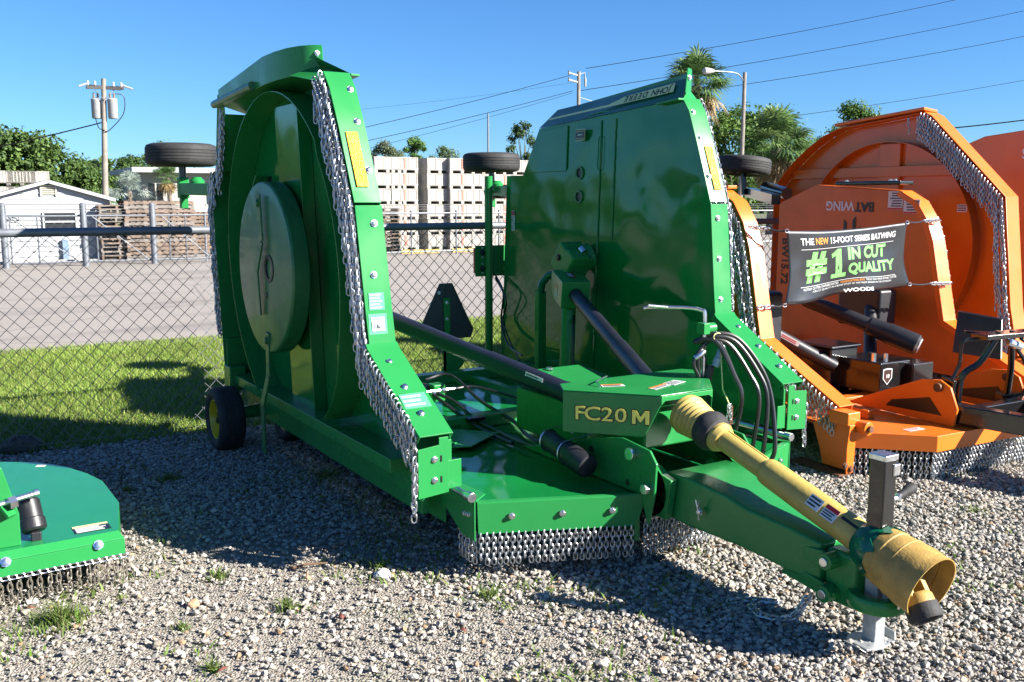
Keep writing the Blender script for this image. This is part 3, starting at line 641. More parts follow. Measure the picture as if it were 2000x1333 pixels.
MB().plate([a0+ax*.28+V(.01, 0, .0505), a0+ax*(L1)+V(.01, 0, .0505), a0+ax*(L1)+V(.018, 0, .0495), a0+ax*.28+V(.018, 0, .0495)], V(0, .001, .004)).obj('guard_rib', SHIELD, pto)
MB().lathe([(.07, L2-.06), (.098, L2-.02), (.108, L2+.02), (.112, L2+.05), (.09, L2+.05)], a0, ax, 30).obj('bell_collar', BLUEG, pto)
sp = MB(); e1v = V(1, 0, 0); e2v = ax.cross(e1v).normalized()
for k in range(7):
    t = k*math.tau/7; c_, s_ = math.cos(t), math.sin(t)
    def rp(r, h, t): return a0+ax*h+r*(math.cos(t)*e1v+math.sin(t)*e2v)
    sp.plate([rp(.1145, L2+.03, t-.3), rp(.1145, L2+.03, t+.3), rp(.121, L2+.075, t+.03), rp(.121, L2+.075, t-.03)], (rp(1, 0, t)-rp(0, 0, t))*.004)
sp.obj('collar_tab', BLUEG, pto)
bell = MB().lathe([(.095, L2+.03), (.112, L2+.045), (.118, L2+.07), (.122, L2+.09), (.119, L2+.095), (.125, L2+.147), (.1285, L2+.151), (.126, L2+.157), (.129, L2+.211), (.1315, L2+.216), (.129, L2+.221), (.135, L2+.285), (.130, L2+.285), (.134, L2+.216), (.12, L2+.1), (.06, L2+.06)], a0, ax, 44, close=False).obj('bell_guard', BELLY, pto, ang=25)
for t, hh in ((-1.9, .14), (-1.35, .2)):
    MB().plate([rp(.125, L2+hh, t-.16), rp(.125, L2+hh, t+.16), rp(.1265, L2+hh+.018, t+.16), rp(.1265, L2+hh+.018, t-.16)], (rp(1, 0, t)-rp(0, 0, t))*.006).obj('guard_slot', DARKST, bell)
bolts(bell, [rp(.131, L2+.22, -2.0), rp(.131, L2+.22, -1.2)], e2v*-1, .005)
yk = MB(); y0 = a0+ax*(L2+.147); yx = V(-.10, -.55, -.62).normalized(); ys = V(1, 0, 0); ys = (ys-yx*ys.dot(yx)).normalized()
yk.cyl(a0+ax*(L2+.03), a0+ax*(L2+.15), .04, n=16)
for sg in (-1, 1): yk.beam(y0+ys*.05*sg-yx*.02, y0+ys*.042*sg+yx*.13, .026, .055, up=tuple(yx.cross(ys)))
yk.lathe([(.05, .11), (.06, .125), (.06, .165), (.045, .175)], y0, yx, 20)
yk.cyl(y0+yx.cross(ys)*.075+yx*.03, y0-yx.cross(ys)*.075+yx*.03, .02, n=12); yk.cyl(y0+ys*.07+yx*.03, y0-ys*.07+yx*.03, .018, n=12)
yk.obj('yoke', BELLY, pto, .004)
MB().lathe([(.045, .15), (.064, .155), (.066, .17), (.066, .205), (.06, .215), (.042, .212), (.028, .18)], y0, yx, 26).obj('yoke_collar', RUBBER, pto)
mid = a0+ax*(L1+.36)
for dh, wd, col, hd in ((.0, .055, WHITE, None), (.085, .06, WHITE, .33)):
    c = a0+ax*(L1+.33+dh); upv = V(-.75, .1, .66).normalized()
    upv = (upv-ax*upv.dot(ax)).normalized(); rr = ax.cross(upv)
    sticker(pto, c+upv*.0672, ax, -rr, .07, wd, WHITE, 3, DARKST, hd, hm=REDST)
MB().plate([a0+ax*(L1+.48)+V(-.045, 0, .052), a0+ax*(L1+.57)+V(-.045, 0, .052), a0+ax*(L1+.57)+V(-.028, 0, .061), a0+ax*(L1+.48)+V(-.028, 0, .061)], V(-.001, 0, .0015)).obj('print', DARKST, pto)
# thin tether chain at the bell and loose safety chain under the tongue
hang(G, (.05, -1.67, .24), 12, pitch=.02, L=.024, w=.006, r=.0014, jit=.5)
sc = MB()
pth = [V(-.10, -1.17, .14), V(-.12, -1.15, .10), V(-.135, -1.14, .06), V(-.15, -1.12, .03), V(-.19, -1.08, .02), V(-.22, -1.0, .018), V(-.19, -.92, .02), V(-.12, -.9, .02), V(-.06, -.96, .018), V(-.16, -.86, .02), V(-.24, -.84, .02)]
fine = [V(*q) for q in along([tuple(p) for p in pth], 36)]
for k in range(35):
    d = (fine[k+1]-fine[k]).normalized(); u = d.orthogonal().normalized(); u.rotate(Matrix.Rotation((k % 2)*1.57+.6, 3, d))
    sc.tube([(fine[k]+fine[k+1])/2+d*pz+u*px for px, pz in link_path(.05, .0135)], .005, 5, closed=True)
sc.obj('safety_chain', CHAIN, G, ang=60)
# ------------------------------------------------------------------ splitter gearbox and lettered shield
SH = [(-.165, -.265), (.175, -.265), (.49, .11), (.42, .24), (-.42, .24), (-.49, .11)]
gb = MB().plate([(a, b, .845) for a, b in SH], (0, 0, .008)).obj('gearbox_shield', GREEN, G, .008)
fa, fb = V(-.49, .11, 0), V(-.165, -.265, 0)
for m_, (p, q) in enumerate(((fa, fb), (V(.175, -.265, 0), V(.49, .11, 0)))):
    if m_ == 0: pts = [p+V(0, 0, .845), q+V(0, 0, .845), q+V(0, 0, .80), q.lerp(p, .16)+V(0, 0, .635), p+V(0, 0, .635)]
    else: pts = [p+V(0, 0, .845), q+V(0, 0, .845), q+V(0, 0, .635), q.lerp(p, .8)+V(0, 0, .635), p+V(0, 0, .80)]
    n = (q-p).cross(V(0, 0, 1)).normalized()
    MB().plate(pts, -n*.006).obj('shield_side', GREEN, gb, .003)
dF = (fb-fa).normalized(); nF = dF.cross(V(0, 0, 1)).normalized()
for ch, t in (('F', .18), ('C', .31), ('2', .46), ('0', .60)):
    text(ch, .098, frame(fa.lerp(fb, t)+V(0, 0, .735)+nF*.0022, dF, (0, 0, 1)), DARKST, gb, 'lettering_outline', depth=.0006, bold=.0055, sx=1.3)
    text(ch, .098, frame(fa.lerp(fb, t)+V(0, 0, .735)+nF*.0036, dF, (0, 0, 1)), YLET, gb, depth=.0012, bold=.0008, sx=1.3)
def mpoly(g): return [(-.042-g, -.034-g), (-.042-g, .034+g), (-.022+g*.2, .034+g), (0, .003+g*1.4), (.022-g*.2, .034+g), (.042+g, .034+g), (.042+g, -.034-g), (.024-g, -.034-g), (.024-g, .008-g*.6), (.003+g*.3, -.024-g), (-.003-g*.3, -.024-g), (-.024+g, .008-g*.6), (-.024+g, -.034-g)]
MM = frame(fa.lerp(fb, .80)+V(0, 0, .735), dF, (0, 0, 1))
MB().plate([MM @ V(x, y, .0016) for x, y in mpoly(.0055)], nF*.0012).obj('lettering_outline', DARKST, gb)
MB().plate([MM @ V(x, y, .003) for x, y in mpoly(0)], nF*.0018).obj('lettering', YLET, gb)
MB().plate([(-.165, -.268, .845), (.175, -.268, .845), (.175, -.268, .80), (.15, -.268, .82), (-.14, -.268, .82), (-.165, -.268, .80)], (0, .006, 0)).obj('shield_side', GREEN, gb, .002)
for c, r, w, h, hc in (((-.22, .05, .8545), (.9, -.35, 0), .12, .05, ORST), ((-.03, -.1, .8545), (.85, .3, 0), .17, .045, ORST), ((.1, -.06, .8545), (.85, .3, 0), .12, .07, None)):
    sticker(gb, c, r, (-r[1], r[0], 0), w, h, WHITE, 4, DARKST, .3 if hc else None, hm=hc)
MB().tube([(-.30, .05, .855), (-.29, .1, .875), (-.15, .19, .875), (-.14, .22, .855)], .004, 6).obj('latch_wire', ZINC, gb)
gx = MB(); gx.bx((-.17, -.15, .55), (.17, .3, .80)); gx.bx((-.24, .25, .45), (.24, .95, .70)); gx.cyl((0, .6, .38), (0, .6, .5), .16, n=24); gx.cyl((0, .6, .38), (0, .6, .41), .26, n=24)
gx.obj('gearbox', GREEN, G, .025, seg=3)
MB().plate([(-.27, .40, .70), (.27, .40, .70), (.27, 1.0, .75), (-.27, 1.0, .75)], (0, 0, .03)).obj('gearbox_cover', GREEN, G, .006)
bolts(G, [V(.0, .95, .78)], (0, 0, 1), .02)
for k in range(8): bolts(G, [V(.225*math.cos(k*math.tau/8), .6+.225*math.sin(k*math.tau/8), .41)], (0, 0, 1), .015)
# ------------------------------------------------------------------ wing drivelines and wing gearboxes
for s in (-1, 1):
    p, q = V(s*.26, .30, .755), V(s*.86, 1.93, 1.14)
    d = (q-p).normalized()
    ws = MB().lathe([(.03, -.12), (.062, -.1), (.068, .0), (.062, .06), (.056, .1), (.056, .62), (.051, .63), (.051, (q-p).length-.1), (.062, (q-p).length-.06), (.07, (q-p).length)], p, d, 24).obj('wing_driveline', BLUEBK, G)
    n = d.cross(V(0, 0, 1)).normalized()*(-s); upn = n.cross(d).normalized()
    if s < 0: sticker(ws, p+d*.27+V(-.045, -.028, .021)*1.0, (q-p)*-1, (0, 0, 1), .12, .035, WHITE, 2, DARKST)
    c = V(s*.97, 2.08, 1.34)
    g = MB(); R = Matrix.Rotation(math.radians(38)*1, 3, 'X')
    g.box(c, (.2, .22, .22), R); g.cyl(c+V(s*.02, 0, 0), V(s*1.13, 2.05, 1.38), .1, n=20); g.box(c+V(-s*.03, -.1, .03), (.16, .12, .1), R)
    wg = g.obj('wing_gearbox', GREEN, G, .018, seg=3)
    bolts(wg, [c+V(-s*.1, .03, .03)], (-s, 0, 0), .02, DARKST)
    MB().cyl(c+V(0, -.16, .07), c+V(0, -.12, .1), .03, n=12).obj('fill_plug', ZINC, wg)
    sb = MB(); m0, m1 = q+d*.2, q-d*.12
    sb.beam(m0, m1, .21, .2, up=(0, 0, 1)); sb.obj('driveline_shield', GREEN, G, .006)
    sx = d.cross(V(0, 0, 1)).normalized(); su = sx.cross(d).normalized()
    if s > 0:
        lft = sx if sx.x < 0 else -sx; cc = (m0+m1)/2
        sticker(G, cc+su*.1012, -d, sx if sx.y < 0 else -sx, .12, .055, DARKST, 4, WHITE, .22, hm=REDST)
        sticker(G, cc+lft*.1062-su*.01, -d, su, .07, .1, WHITE, 5, DARKST, .35, hm=ORST)
        for j in range(3): hang(G, q-d*.1+V(.12+.015*j, -.02, -.02-.03*j), 7, pitch=.018, L=.024, w=.006, r=.0016, jit=.5)
    else:
        for j in range(2): hang(G, p+d*.02+V(-.05-.02*j, -.06, -.06), 7, pitch=.018, L=.024, w=.006, r=.0016, jit=.5)
# ------------------------------------------------------------------ posts, cylinders, hoses on the deck
for s in (-1, 1):
    b = MB(); b.beam((s*.86, 2.34, .38), (s*.86, 2.34, 1.1), .075, .06, up=(0, 1, 0)); po = b.obj('wing_stop_post', GREEN, G, .008)
    MB().tube([(s*.86, 2.34, 1.08), (s*.86, 2.32, 1.16), (s*.89, 2.28, 1.22), (s*.95, 2.2, 1.25)], .03, 10).obj('post_bend', BLUEG, po)
    cy = MB().lathe([(.03, 0), (.056, .02), (.056, .55), (.05, .57), (.02, .575), (.02, .64)], (s*.85, 1.97, .44), (s*.04, .02, 1), 20).obj('lift_cylinder', GREEN, G)
    MB().lathe([(.02, .57), (.02, .78)], (s*.85, 1.97, .44), (s*.04, .02, 1), 14).obj('cylinder_rod', ZINC, cy)
    MB().bx((s*.80, 1.93, .38), (s*.90, 2.02, .46)).obj('cylinder_clevis', GREEN, cy, .006)
def spline(P, n=10):
    P = [Vector(p) for p in P]; out = []; Q = [P[0]*2-P[1]]+P+[P[-1]*2-P[-2]]
    for i in range(1, len(Q)-2):
        for k in range(n):
            t = k/n; a, b, c, d = Q[i-1:i+3]
            out.append(.5*((2*b)+(c-a)*t+(2*a-5*b+4*c-d)*t*t+(3*b-a-3*c+d)*t**3))
    return out+[P[-1]]
def hose(P, r=.011, m=None, name='hose', parent=None): return MB().tube(spline(P), r, 8).obj(name, m or HOSEM, parent or G)
hose([(.88, 1.92, .95), (.82, 1.85, .85), (.80, 1.82, .65), (.80, 1.8, .42)], .009)
hose([(1.09, 3.4, 1.15), (1.05, 3.2, 1.0), (1.06, 3.25, .75), (.98, 3.0, .58), (.86, 2.6, .56)], .009)
hose([(1.09, 3.4, 1.12), (1.03, 3.12, .95), (1.06, 3.22, .76), (1.0, 3.0, .6), (.9, 2.7, .5)], .007)
# hydraulic cylinder lying across the rear of the deck with steel lines
MB().cyl((-.62, 2.32, .56), (-.30, 1.95, .50), .05, n=18).obj('height_cylinder', BLACKG, G, .006)
MB().cyl((-.75, 2.46, .58), (-.60, 2.30, .557), .056, n=18).obj('cylinder_end', GREEN, G, .006)
MB().box((-.27, 1.92, .50), (.09, .1, .12)).obj('cylinder_end', GREEN, G, .01)
hose([(-.78, 1.6, .45), (-.66, 1.62, .53), (-.5, 1.68, .56), (-.25, 1.7, .56)], .011, ZINC)
for t in (.35, .55, .75): MB().cyl(V(-.66, 1.62, .53).lerp(V(-.25, 1.7, .565), t), V(-.66, 1.62, .53).lerp(V(-.25, 1.7, .565), t+.06), .018, n=6).obj('fitting', ZINC, G)
hose([(-.25, 1.7, .56), (-.1, 1.66, .56), (.1, 1.4, .5), (.3, 1.1, .45)], .010)
hose([(-.36, 1.9, .6), (-.2, 1.85, .62), (-.16, 1.5, .5), (-.1, 1.2, .42), (-.18, .9, .40), (-.24, .5, .42)], .012)
hose([(-.42, 1.62, .56), (-.36, 1.5, .52), (-.32, 1.3, .44), (-.28, 1.1, .40), (-.30, .8, .40), (-.3, .5, .42)], .012)
hose([(-.46, 1.6, .56), (-.42, 1.45, .5), (-.37, 1.28, .43), (-.35, 1.05, .40), (-.36, .8, .40)], .012)
hose([(-.5, 1.75, .56), (-.52, 1.6, .47), (-.45, 1.4, .42)], .007)
MB().box((-.33, 1.28, .45), (.12, .05, .02)).obj('hose_clamp', BLACKG, G, .003)
# ------------------------------------------------------------------ slow-vehicle sign seen from behind, on its post
SIGNB = mat('grey-black plastic', (.05, .052, .056), .45, 0, 0, var=.15)
sv = MB(); c = (.33, 2.9)
tri = [(-.25, .76), (-.225, .70), (.225, .70), (.25, .76), (.055, 1.14), (-.055, 1.14)]
sg = sv.plate([(c[0]+a, c[1], z) for a, z in tri], (0, .006, 0)).obj('slow_vehicle_sign', SIGNB, G, .002)
rb = MB()
for a, b in (((-.24, .78), (.24, .78)), ((-.15, .95), (.15, .95)), ((0, .72), (0, 1.13)), ((0, .9), (-.2, .71)), ((0, .9), (.2, .71))): rb.beam((c[0]+a[0], c[1]-.004, a[1]), (c[0]+b[0], c[1]-.004, b[1]), .006, .006, up=(0, 1, 0))
for i in range(6): rb.beam((c[0]+tri[i][0]*.98, c[1]-.004, tri[i][1]), (c[0]+tri[(i+1) % 6][0]*.98, c[1]-.004, tri[(i+1) % 6][1]), .008, .008, up=(0, 1, 0))
rb.obj('sign_rib', SIGNB, sg)
MB().lathe([(.014, 0), (.001, .001)], (c[0]-.06, c[1]-.002, 1.07), (0, -1, 0), 14, close=False).obj('sign_hole', WHITE, sg)
pb = MB(); pb.plate([(c[0]+a, c[1]-.02, z) for a, z in ((-.03, 1.03), (.03, 1.03), (.03, .76), (.01, .66), (-.03, .62), (-.03, .35), (-.012, .35), (-.012, .62))], (0, .012, 0))
pb.plate([(c[0]-.012, c[1]-.03, .64), (c[0]+.09, c[1]-.03, .66), (c[0]+.17, c[1]-.03, .6), (c[0]+.14, c[1]-.03, .48), (c[0]+.06, c[1]-.03, .41), (c[0]-.012, c[1]-.03, .40)], (0, .008, 0))
po = pb.obj('sign_post', GREEN, G, .003)
bolts(po, [V(c[0], c[1]-.02, .99), V(c[0], c[1]-.02, .86)], (0, -1, 0), .01)
# ------------------------------------------------------------------ tail-light mast by the far wing
ms = MB().cyl((1.06, 3.46, .2), (1.06, 3.46, 2.0), .035, n=16).obj('light_mast', GREEN, G)
for z in (.75, .92, 1.86): MB().cyl((1.06, 3.46, z), (1.06, 3.46, z+.012), .044, n=16).obj('mast_band', GREEN, ms)
lb = MB().bx((.93, 3.47, 1.13), (1.25, 3.476, 1.4)).obj('light_bracket', GREEN, ms, .012)
MB().bx((.925, 3.478, 1.16), (.96, 3.50, 1.38)).obj('red_reflector', REDREF, lb, .004)
for z in (1.2, 1.34):
    MB().lathe([(.026, 0), (.022, .012), (.001, .016)], (1.0, 3.469, z), (0, -1, 0), 14, close=False).obj('lamp_back', BLACKP, lb)
    bolts(lb, [V(1.0, 3.469, z+.04), V(1.0, 3.469, z-.04), V(1.035, 3.469, z+.02)], (0, -1, 0), .006)
# ------------------------------------------------------------------ hose rack with hanging hydraulic hoses
rk = MB().tube(spline([(.34, -.02, .85), (.34, -.02, 1.0), (.34, -.02, 1.19), (.33, .0, 1.215), (.28, .06, 1.225), (.14, .17, 1.225), (.10, .2, 1.22)], 6), .010, 8).obj('hose_rack', ZINC, G)
MB().tube([(.2, .12, 1.226), (.1, .16, 1.237)], .009, 8).obj('rack_hook', ZINC, rk)
MB().bx((.30, -.06, 1.09), (.345, -.0, 1.15)).cyl((.34, -.03, 1.12), (.40, -.03, 1.12), .028, n=14).obj('rack_socket', GREEN, rk, .004)
T = V(.36, -.05, 1.06)
for i, (dx, dy, dz, e) in enumerate(((.0, .0, 0, (.52, -.2, .40)), (.02, -.01, .015, (.56, -.24, .40)), (-.02, .01, .0, (.44, -.12, .40)), (.03, .0, .03, (.60, -.28, .40)), (.0, .02, .01, (.42, -.06, .40)))):
    m = T+V(dx, dy, dz); E_ = V(*e)
    far = (.20, .23, .10, .26, .09)[i]
    hose([m+V(-.05, .05, -.02), m, m+V(far*.45, -.05, -.03), m+V(far*.85, -.12, -.18), V(m.x+far*1.0, m.y-.17, .75), V(E_.x+.02, E_.y-.01, .5), E_], .0125 if i != 4 else .01, parent=rk)
for k, (ex, ez) in enumerate(((-.03, .78), (.02, .72), (-.06, .86))):
    hose([T+V(.02, .0, .0), T+V(-.03, .02, -.03), T+V(ex-.03, .03, -.12), V(T.x+ex, T.y+.02, ez)], .011, parent=rk)
MB().lathe([(.012, 0), (.018, .01), (.018, .07), (.022, .075), (.022, .12), (.014, .125)], (T.x+.06, T.y-.03, 1.03), (-.35, .1, -1), 10).obj('hose_coupler', mat('bluish coupler', (.30, .42, .45), .4, .4), rk)
MB().lathe([(.014, 0), (.022, .01), (.022, .1), (.016, .11)], (T.x+.01, T.y+.0, .92), (-.25, .1, -1), 10).obj('hose_coupler', BLACKP, rk)
MB().lathe([(.010, 0), (.016, .01), (.016, .06), (.012, .07)], (T.x-.03, T.y+.01, 1.0), (-.8, .3, -.6), 10).obj('hose_coupler', ZINC, rk)
MB().tube([(T.x+.03+.03*math.cos(a), T.y-.02, 1.075+.02*math.sin(a)) for a in [k*math.tau/14 for k in range(14)]], .003, 5, closed=True).obj('hose_tie', BAND, rk)
MB().tube([(.40, -.08, 1.04), (.39, -.12, .8), (.37, -.2, .72)], .0035, 5).obj('cord', BAND, rk)
MB().tube([(.37+.012*math.cos(k*.9), -.2+.012*math.sin(k*.9), .73-.0012*k) for k in range(90)], .003, 5).obj('cord_spring', RUST, rk)
for k in range(3): hang(rk, (.33+.01*k, -.22, .74), 5, pitch=.016, L=.022, w=.006, r=.0018)
# ------------------------------------------------------------------ manual canister
p, q = V(-.42, .36, .535), V(-.43, -.03, .475); d = (q-p).normalized()
cn = MB().lathe([(.05, 0), (.055, .01), (.055, .22), (.062, .225), (.062, .38), (.055, .395), (.04, .40)], p, d, 26).obj('manual_canister', BLACKP, G, ang=30)
for t in (.03, .2): MB().tube([p+d*t+V(math.cos(a)*.06, 0, math.sin(a)*.06) for a in [k*math.tau/20 for k in range(20)]], .0035, 5, closed=True).tube([p+d*t+V(-.02, 0, .058), p+d*t+V(.16, -.02, .085)], .0035, 5).obj('canister_tie', ZINC, cn)
# ------------------------------------------------------------------ ground wheels and axle
for u in (-1.40, -.90, .90, 1.40):
    wheel(G, (u, 3.06, .232), (1, 0, 0), .232, .19)
MB().tube([(-1.3, 3.06, .26), (1.3, 3.06, .26)], .045, 12).obj('axle', GREEN, G)
for s in (-1, 1):
    MB().beam((s*1.15, 3.05, .27), (s*1.1, 2.5, .42), .08, .09).obj('walking_beam', GREEN, G, .006)
    MB().plate([(s*1.0, 2.75, .30), (s*1.0, 3.1, .34), (s*1.0, 3.0, .46), (s*1.0, 2.6, .46)], (.02, 0, 0)).obj('axle_bracket', GREEN, G, .004)
    MB().bx((s*1.20, 3.18, .40), (s*1.32, 3.34, .58)).obj('rear_bracket', GREEN, G, .008)
    MB().bx((s*1.12, 3.3, .52), (s*1.3, 3.36, .78)).obj('rear_bracket', GREEN, G, .004)
# ================================================================== orange cutters
def clean(pl, d=.02): return pl
def owing(root, loc, X, s, out, nf, m, strip=.13, ring=None, tone=ORANGE):
    """wing folded upright in the plane x = X; s = -1 turns its underside to the left, +1 to the right"""
    def P(a, y, z): return V(X+s*a, y, z)-loc
    dk = MB().plate([P(0, *q) for q in out], V(s*.007, 0, 0)).obj('wing_deck', m, root, .003)
    f = out[1:nf]
    MB().ribbon([P(-.01, *q) for q in f], [P(strip, *q) for q in f], -.008*s).obj('front_skirt', tone, dk, .003)
    f2 = [(q[0]+.035, q[1]-.03) for q in f]
    MB().ribbon([P(-.01, *q) for q in f], [P(-.01, *q) for q in f2], -.006*s).obj('front_flange', tone, dk, .002)
    rr = out[nf-1:]
    MB().ribbon([P(.006, *q) for q in rr], [P(strip, *q) for q in rr], -.006*s).obj('rear_skirt', tone, dk, .002)
    if ring:
        c, r = ring; A = [math.radians(a) for a in range(-60, 241, 6)]
        MB().ribbon([P(.008, c[0]+r*math.cos(a), c[1]+r*math.sin(a)) for a in A], [P(strip*.7, c[0]+r*math.cos(a), c[1]+r*math.sin(a)) for a in A], .006).obj('ring_baffle', m, dk)
        MB().bx(P(.008, c[0]+.12, .5), P(.05, c[0]-.12, c[1]+r*.98)).obj('underside_beam', m, dk, .004)
        MB().bx(P(.008, out[-2][0]-.15, c[1]+r*.66), P(.06, out[nf-2][0]-.35, c[1]+r*.76)).obj('underside_beam', m, dk, .004)
        MB().lathe([(.001, .1), (.42, .1), (.44, .115), (.44, .13), (.42, .16), (.001, .16)], P(0, *c), (s, 0, 0), 44, close=False).obj('blade_pan', m, dk, ang=30)
    return P, dk
OA = V(5.97, 4.1, 0)
A_ = empty('folding_wing_cutter', OA, 0, 'orange folding-wing cutter with a black advertising banner tied between its raised wings', 'rotary cutter')
outA = [(4.22, .36), (4.22, .44), (4.96, .80), (5.02, 1.05), (5.11, 1.45), (5.18, 1.63), (5.29, 1.78), (5.46, 1.87), (6.4, 1.93), (6.85, 1.76), (6.85, .36)]
PAl, WAl = owing(A_, OA, 5.06, -1, outA, 8, ORANGED, .13); WAl['label'] = 'raised wing whose narrow edge faces the camera'
PAr, WAr = owing(A_, OA, 7.0, 1, outA, 8, ORANGED, .15); WAr['label'] = 'raised wing whose lettered deck faces the green cutter'
def la(x, y, z): return V(x, y, z)-OA
# lettering on the far wing, upside down, and its stickers
cx = 6.9985
def face(y, z, d=0): return la(cx-.003-d, y, z)
text('WING', .115, frame(face(6.10, 1.745), (0, 1, 0), (0, 0, -1)), WHITE, WAr, depth=.001, bold=.004, sx=1.0)
text('BAT', .115, frame(face(5.825, 1.737), (0, 1, 0), (0, 0, -1)), DARKST, WAr, depth=.001, bold=.004, sx=1.0)
for k, (h0, h1) in enumerate(((.03, .17), (0, .26), (-.02, .30), (0, .26), (.03, .17))):
    if k == 2: continue
    y0 = 5.86+(4-k)*.05; MB().plate([face(y0, 1.36), face(y0+.036, 1.36), face(y0+.036, 1.36+h1+.0), face(y0, 1.36+h1+(.03 if k > 2 else -.03)+.0)], V(-.0012, 0, 0)).obj('emblem_bar', DARKST, WAr)
sticker(WAr, face(5.50, 1.80-.01), (0, 1, 0), (0, 0, -1), .15, .16, WHITE, 6, DARKST, .12, hm=REDST)
sticker(WAr, face(5.335, 1.74), (0, 1, 0), (0, 0, -1), .16, .12, WHITE, 4, DARKST, .14, hm=REDST)
text('BW15.72', .12, frame(face(6.75, 1.20), (0, 0, -1), (0, -1, 0)), DARKST, WAr, depth=.001, bold=.003)
MB().bx(la(6.94, 5.42, 1.925), la(7.12, 6.12, 1.96)).obj('skid_shoe', BLACKG, WAr, .012)
bolts(WAr, [la(6.98, 5.5, 1.96), la(6.98, 5.55, 1.96), la(6.98, 6.02, 1.96)], (0, 0, 1), .014)
MB().bx(la(5.0, 5.42, 1.88), la(5.09, 5.5, 1.905)).obj('skid_shoe', ORANGE, WAl, .004)
GST = mat('mustard sticker', (.50, .36, .03), .45)
for P_, y0, z0 in ((PAl, 5.05, 1.2), (PAr, 5.06, 1.22)):
    sticker(WAl if P_ is PAl else WAr, P_(.07, y0-.004, z0), (1, 0, 0), (0, .22, 1), .045, .3, GST)
for q in along(outA[2:8], 34):
    hang(WAl, PAl(.15, q[0]+.02, q[1]), random.choice((6, 7, 7)), jit=.6, tilt=.05); hang(WAl, PAl(.19, q[0]+.05, q[1]-.04), 7, jit=.8, tilt=.08)
for q in along(outA[1:3], 22): hang(WAl, PAl(.15, q[0]+.01, q[1]), 6, jit=.5, tilt=.04)
for q in along(outA[2:7], 26): hang(WAr, PAr(.165, q[0]+.01, q[1]), 6, jit=.6, tilt=.05)
# centre deck
fr = [(4.93, 4.12), (5.31, 3.76), (6.62, 3.74), (7.0, 4.10)]
dA = MB().plate([la(x, y, .292) for x, y in fr]+[la(7.0, 6.8, .292), la(4.93, 6.8, .292)], (0, 0, .008)).obj('centre_deck', ORANGED, A_, .003)
MB().ribbon([la(x, y-.004, .302) for x, y in fr], [la(x, y-.004, .195) for x, y in fr], -.009).obj('front_skirt', ORANGE, dA, .003)
MB().plate([la(4.925, 4.10, .04), la(4.925, 4.10, .36), la(4.925, 4.30, .38), la(4.925, 4.42, .30), la(4.925, 4.36, .16), la(4.925, 4.32, .04)], V(-.012, 0, 0)).obj('side_plate', ORANGE, dA, .003)
MB().plate([la(4.875, 4.088, .03), la(4.94, 4.088, .03), la(4.95, 4.088, .22), la(4.94, 4.088, .35), la(4.89, 4.088, .35), la(4.87, 4.088, .2)], V(0, .012, 0)).obj('corner_plate', ORANGE, dA, .004)
MB().bx(la(4.82, 4.1, .012), la(4.96, 4.55, .026)).obj('skid_shoe', RUST, dA, .003)
MB().bx(la(4.88, 4.1, .34), la(5.0, 4.26, .43)).obj('hinge_block', ORANGE, dA, .01)
MB().cyl(la(4.99, 4.02, .33), la(4.99, 4.2, .33), .045, n=16).obj('hinge_lug', ORANGE, dA, .004)
MB().cyl(la(4.99, 4.0, .33), la(4.99, 4.03, .33), .022, n=12).obj('hinge_pin', RUST, dA)
bolts(dA, [la(4.91, 4.085, .06), la(4.855, 4.085, .09)], (0, -1, 0), .016, RUST)
sticker(dA, la(5.34, 3.95, .3015), (1, -.05, 0), (.05, 1, 0), .14, .06, WHITE, 3, REDST, name='flag_sticker')
for q in along(fr[:2], 15)+along(fr[1:3], 38)+along(fr[2:], 14): hang(dA, la(q[0], q[1]+.006, .20), 7, jit=.2, rz=random.uniform(-.2, .2), tilt=.02, **SM)
for y in (4.75, 5.55, 6.3): MB().beam(la(4.95, y, .325), la(7.0, y, .325), .09, .05).obj('deck_beam', ORANGED, dA, .006)
for x in (5.35, 6.6): MB().beam(la(x, 4.3, .33), la(x, 6.7, .33), .07, .06).obj('deck_beam', ORANGED, dA, .006)
# hitch brackets
for x in (5.62, 6.38):
    MB().plate([la(x, y, z) for y, z in ((3.86, .30), (3.84, .42), (3.9, .56), (3.98, .60), (4.12, .585), (4.75, .31))], V(.02, 0, 0)).obj('hitch_bracket', ORANGE, dA, .004)
    MB().plate([la(x-.002, y, z) for y, z in ((3.95, .36), (4.05, .47), (4.35, .40), (4.4, .35))], V(.024, 0, 0)).obj('bracket_opening', DARKST, dA)
    MB().cyl(la(x-.03, 3.98, .55), la(x+.05, 3.98, .55), .03, n=14).obj('hitch_pin', RUST, dA, .003)
MB().bx(la(5.67, 4.02, .49), la(5.85, 4.05, .56)).obj('bracket_cap', RUST, dA, .01)
# black tongue, hose stand, gearboxes and shafts
tb = MB(); tb.beam(la(5.68, 4.02, .38), la(5.98, 2.75, .36), .10, .13); tb.beam(la(6.36, 4.02, .38), la(6.06, 2.75, .36), .10, .13); tb.beam(la(5.75, 3.8, .38), la(6.3, 3.8, .38), .09, .12); tb.beam(la(6.02, 2.8, .36), la(6.02, 2.45, .34), .12, .12)
tA = tb.obj('tongue', BLACKG, A_, .01)
MB().plate([la(5.66, 4.03, .36), la(5.66, 3.92, .36), la(5.66, 3.9, .60), la(5.66, 4.0, .62)], V(.03, 0, 0)).obj('tongue_lug', BLACKG, tA, .006)
st = MB()
st.tube(spline([la(5.78, 3.95, .42), la(5.78, 3.93, .62), la(5.86, 3.86, .72), la(5.92, 3.8, .88)]), .022, 10); st.tube([la(6.25, 3.9, .4), la(6.18, 3.84, .65), la(6.1, 3.8, .88)], .022, 10)
st.beam(la(5.78, 3.83, .90), la(6.45, 3.72, .91), .14, .035)
sA = st.obj('hose_stand', BLACKG, A_, .006)
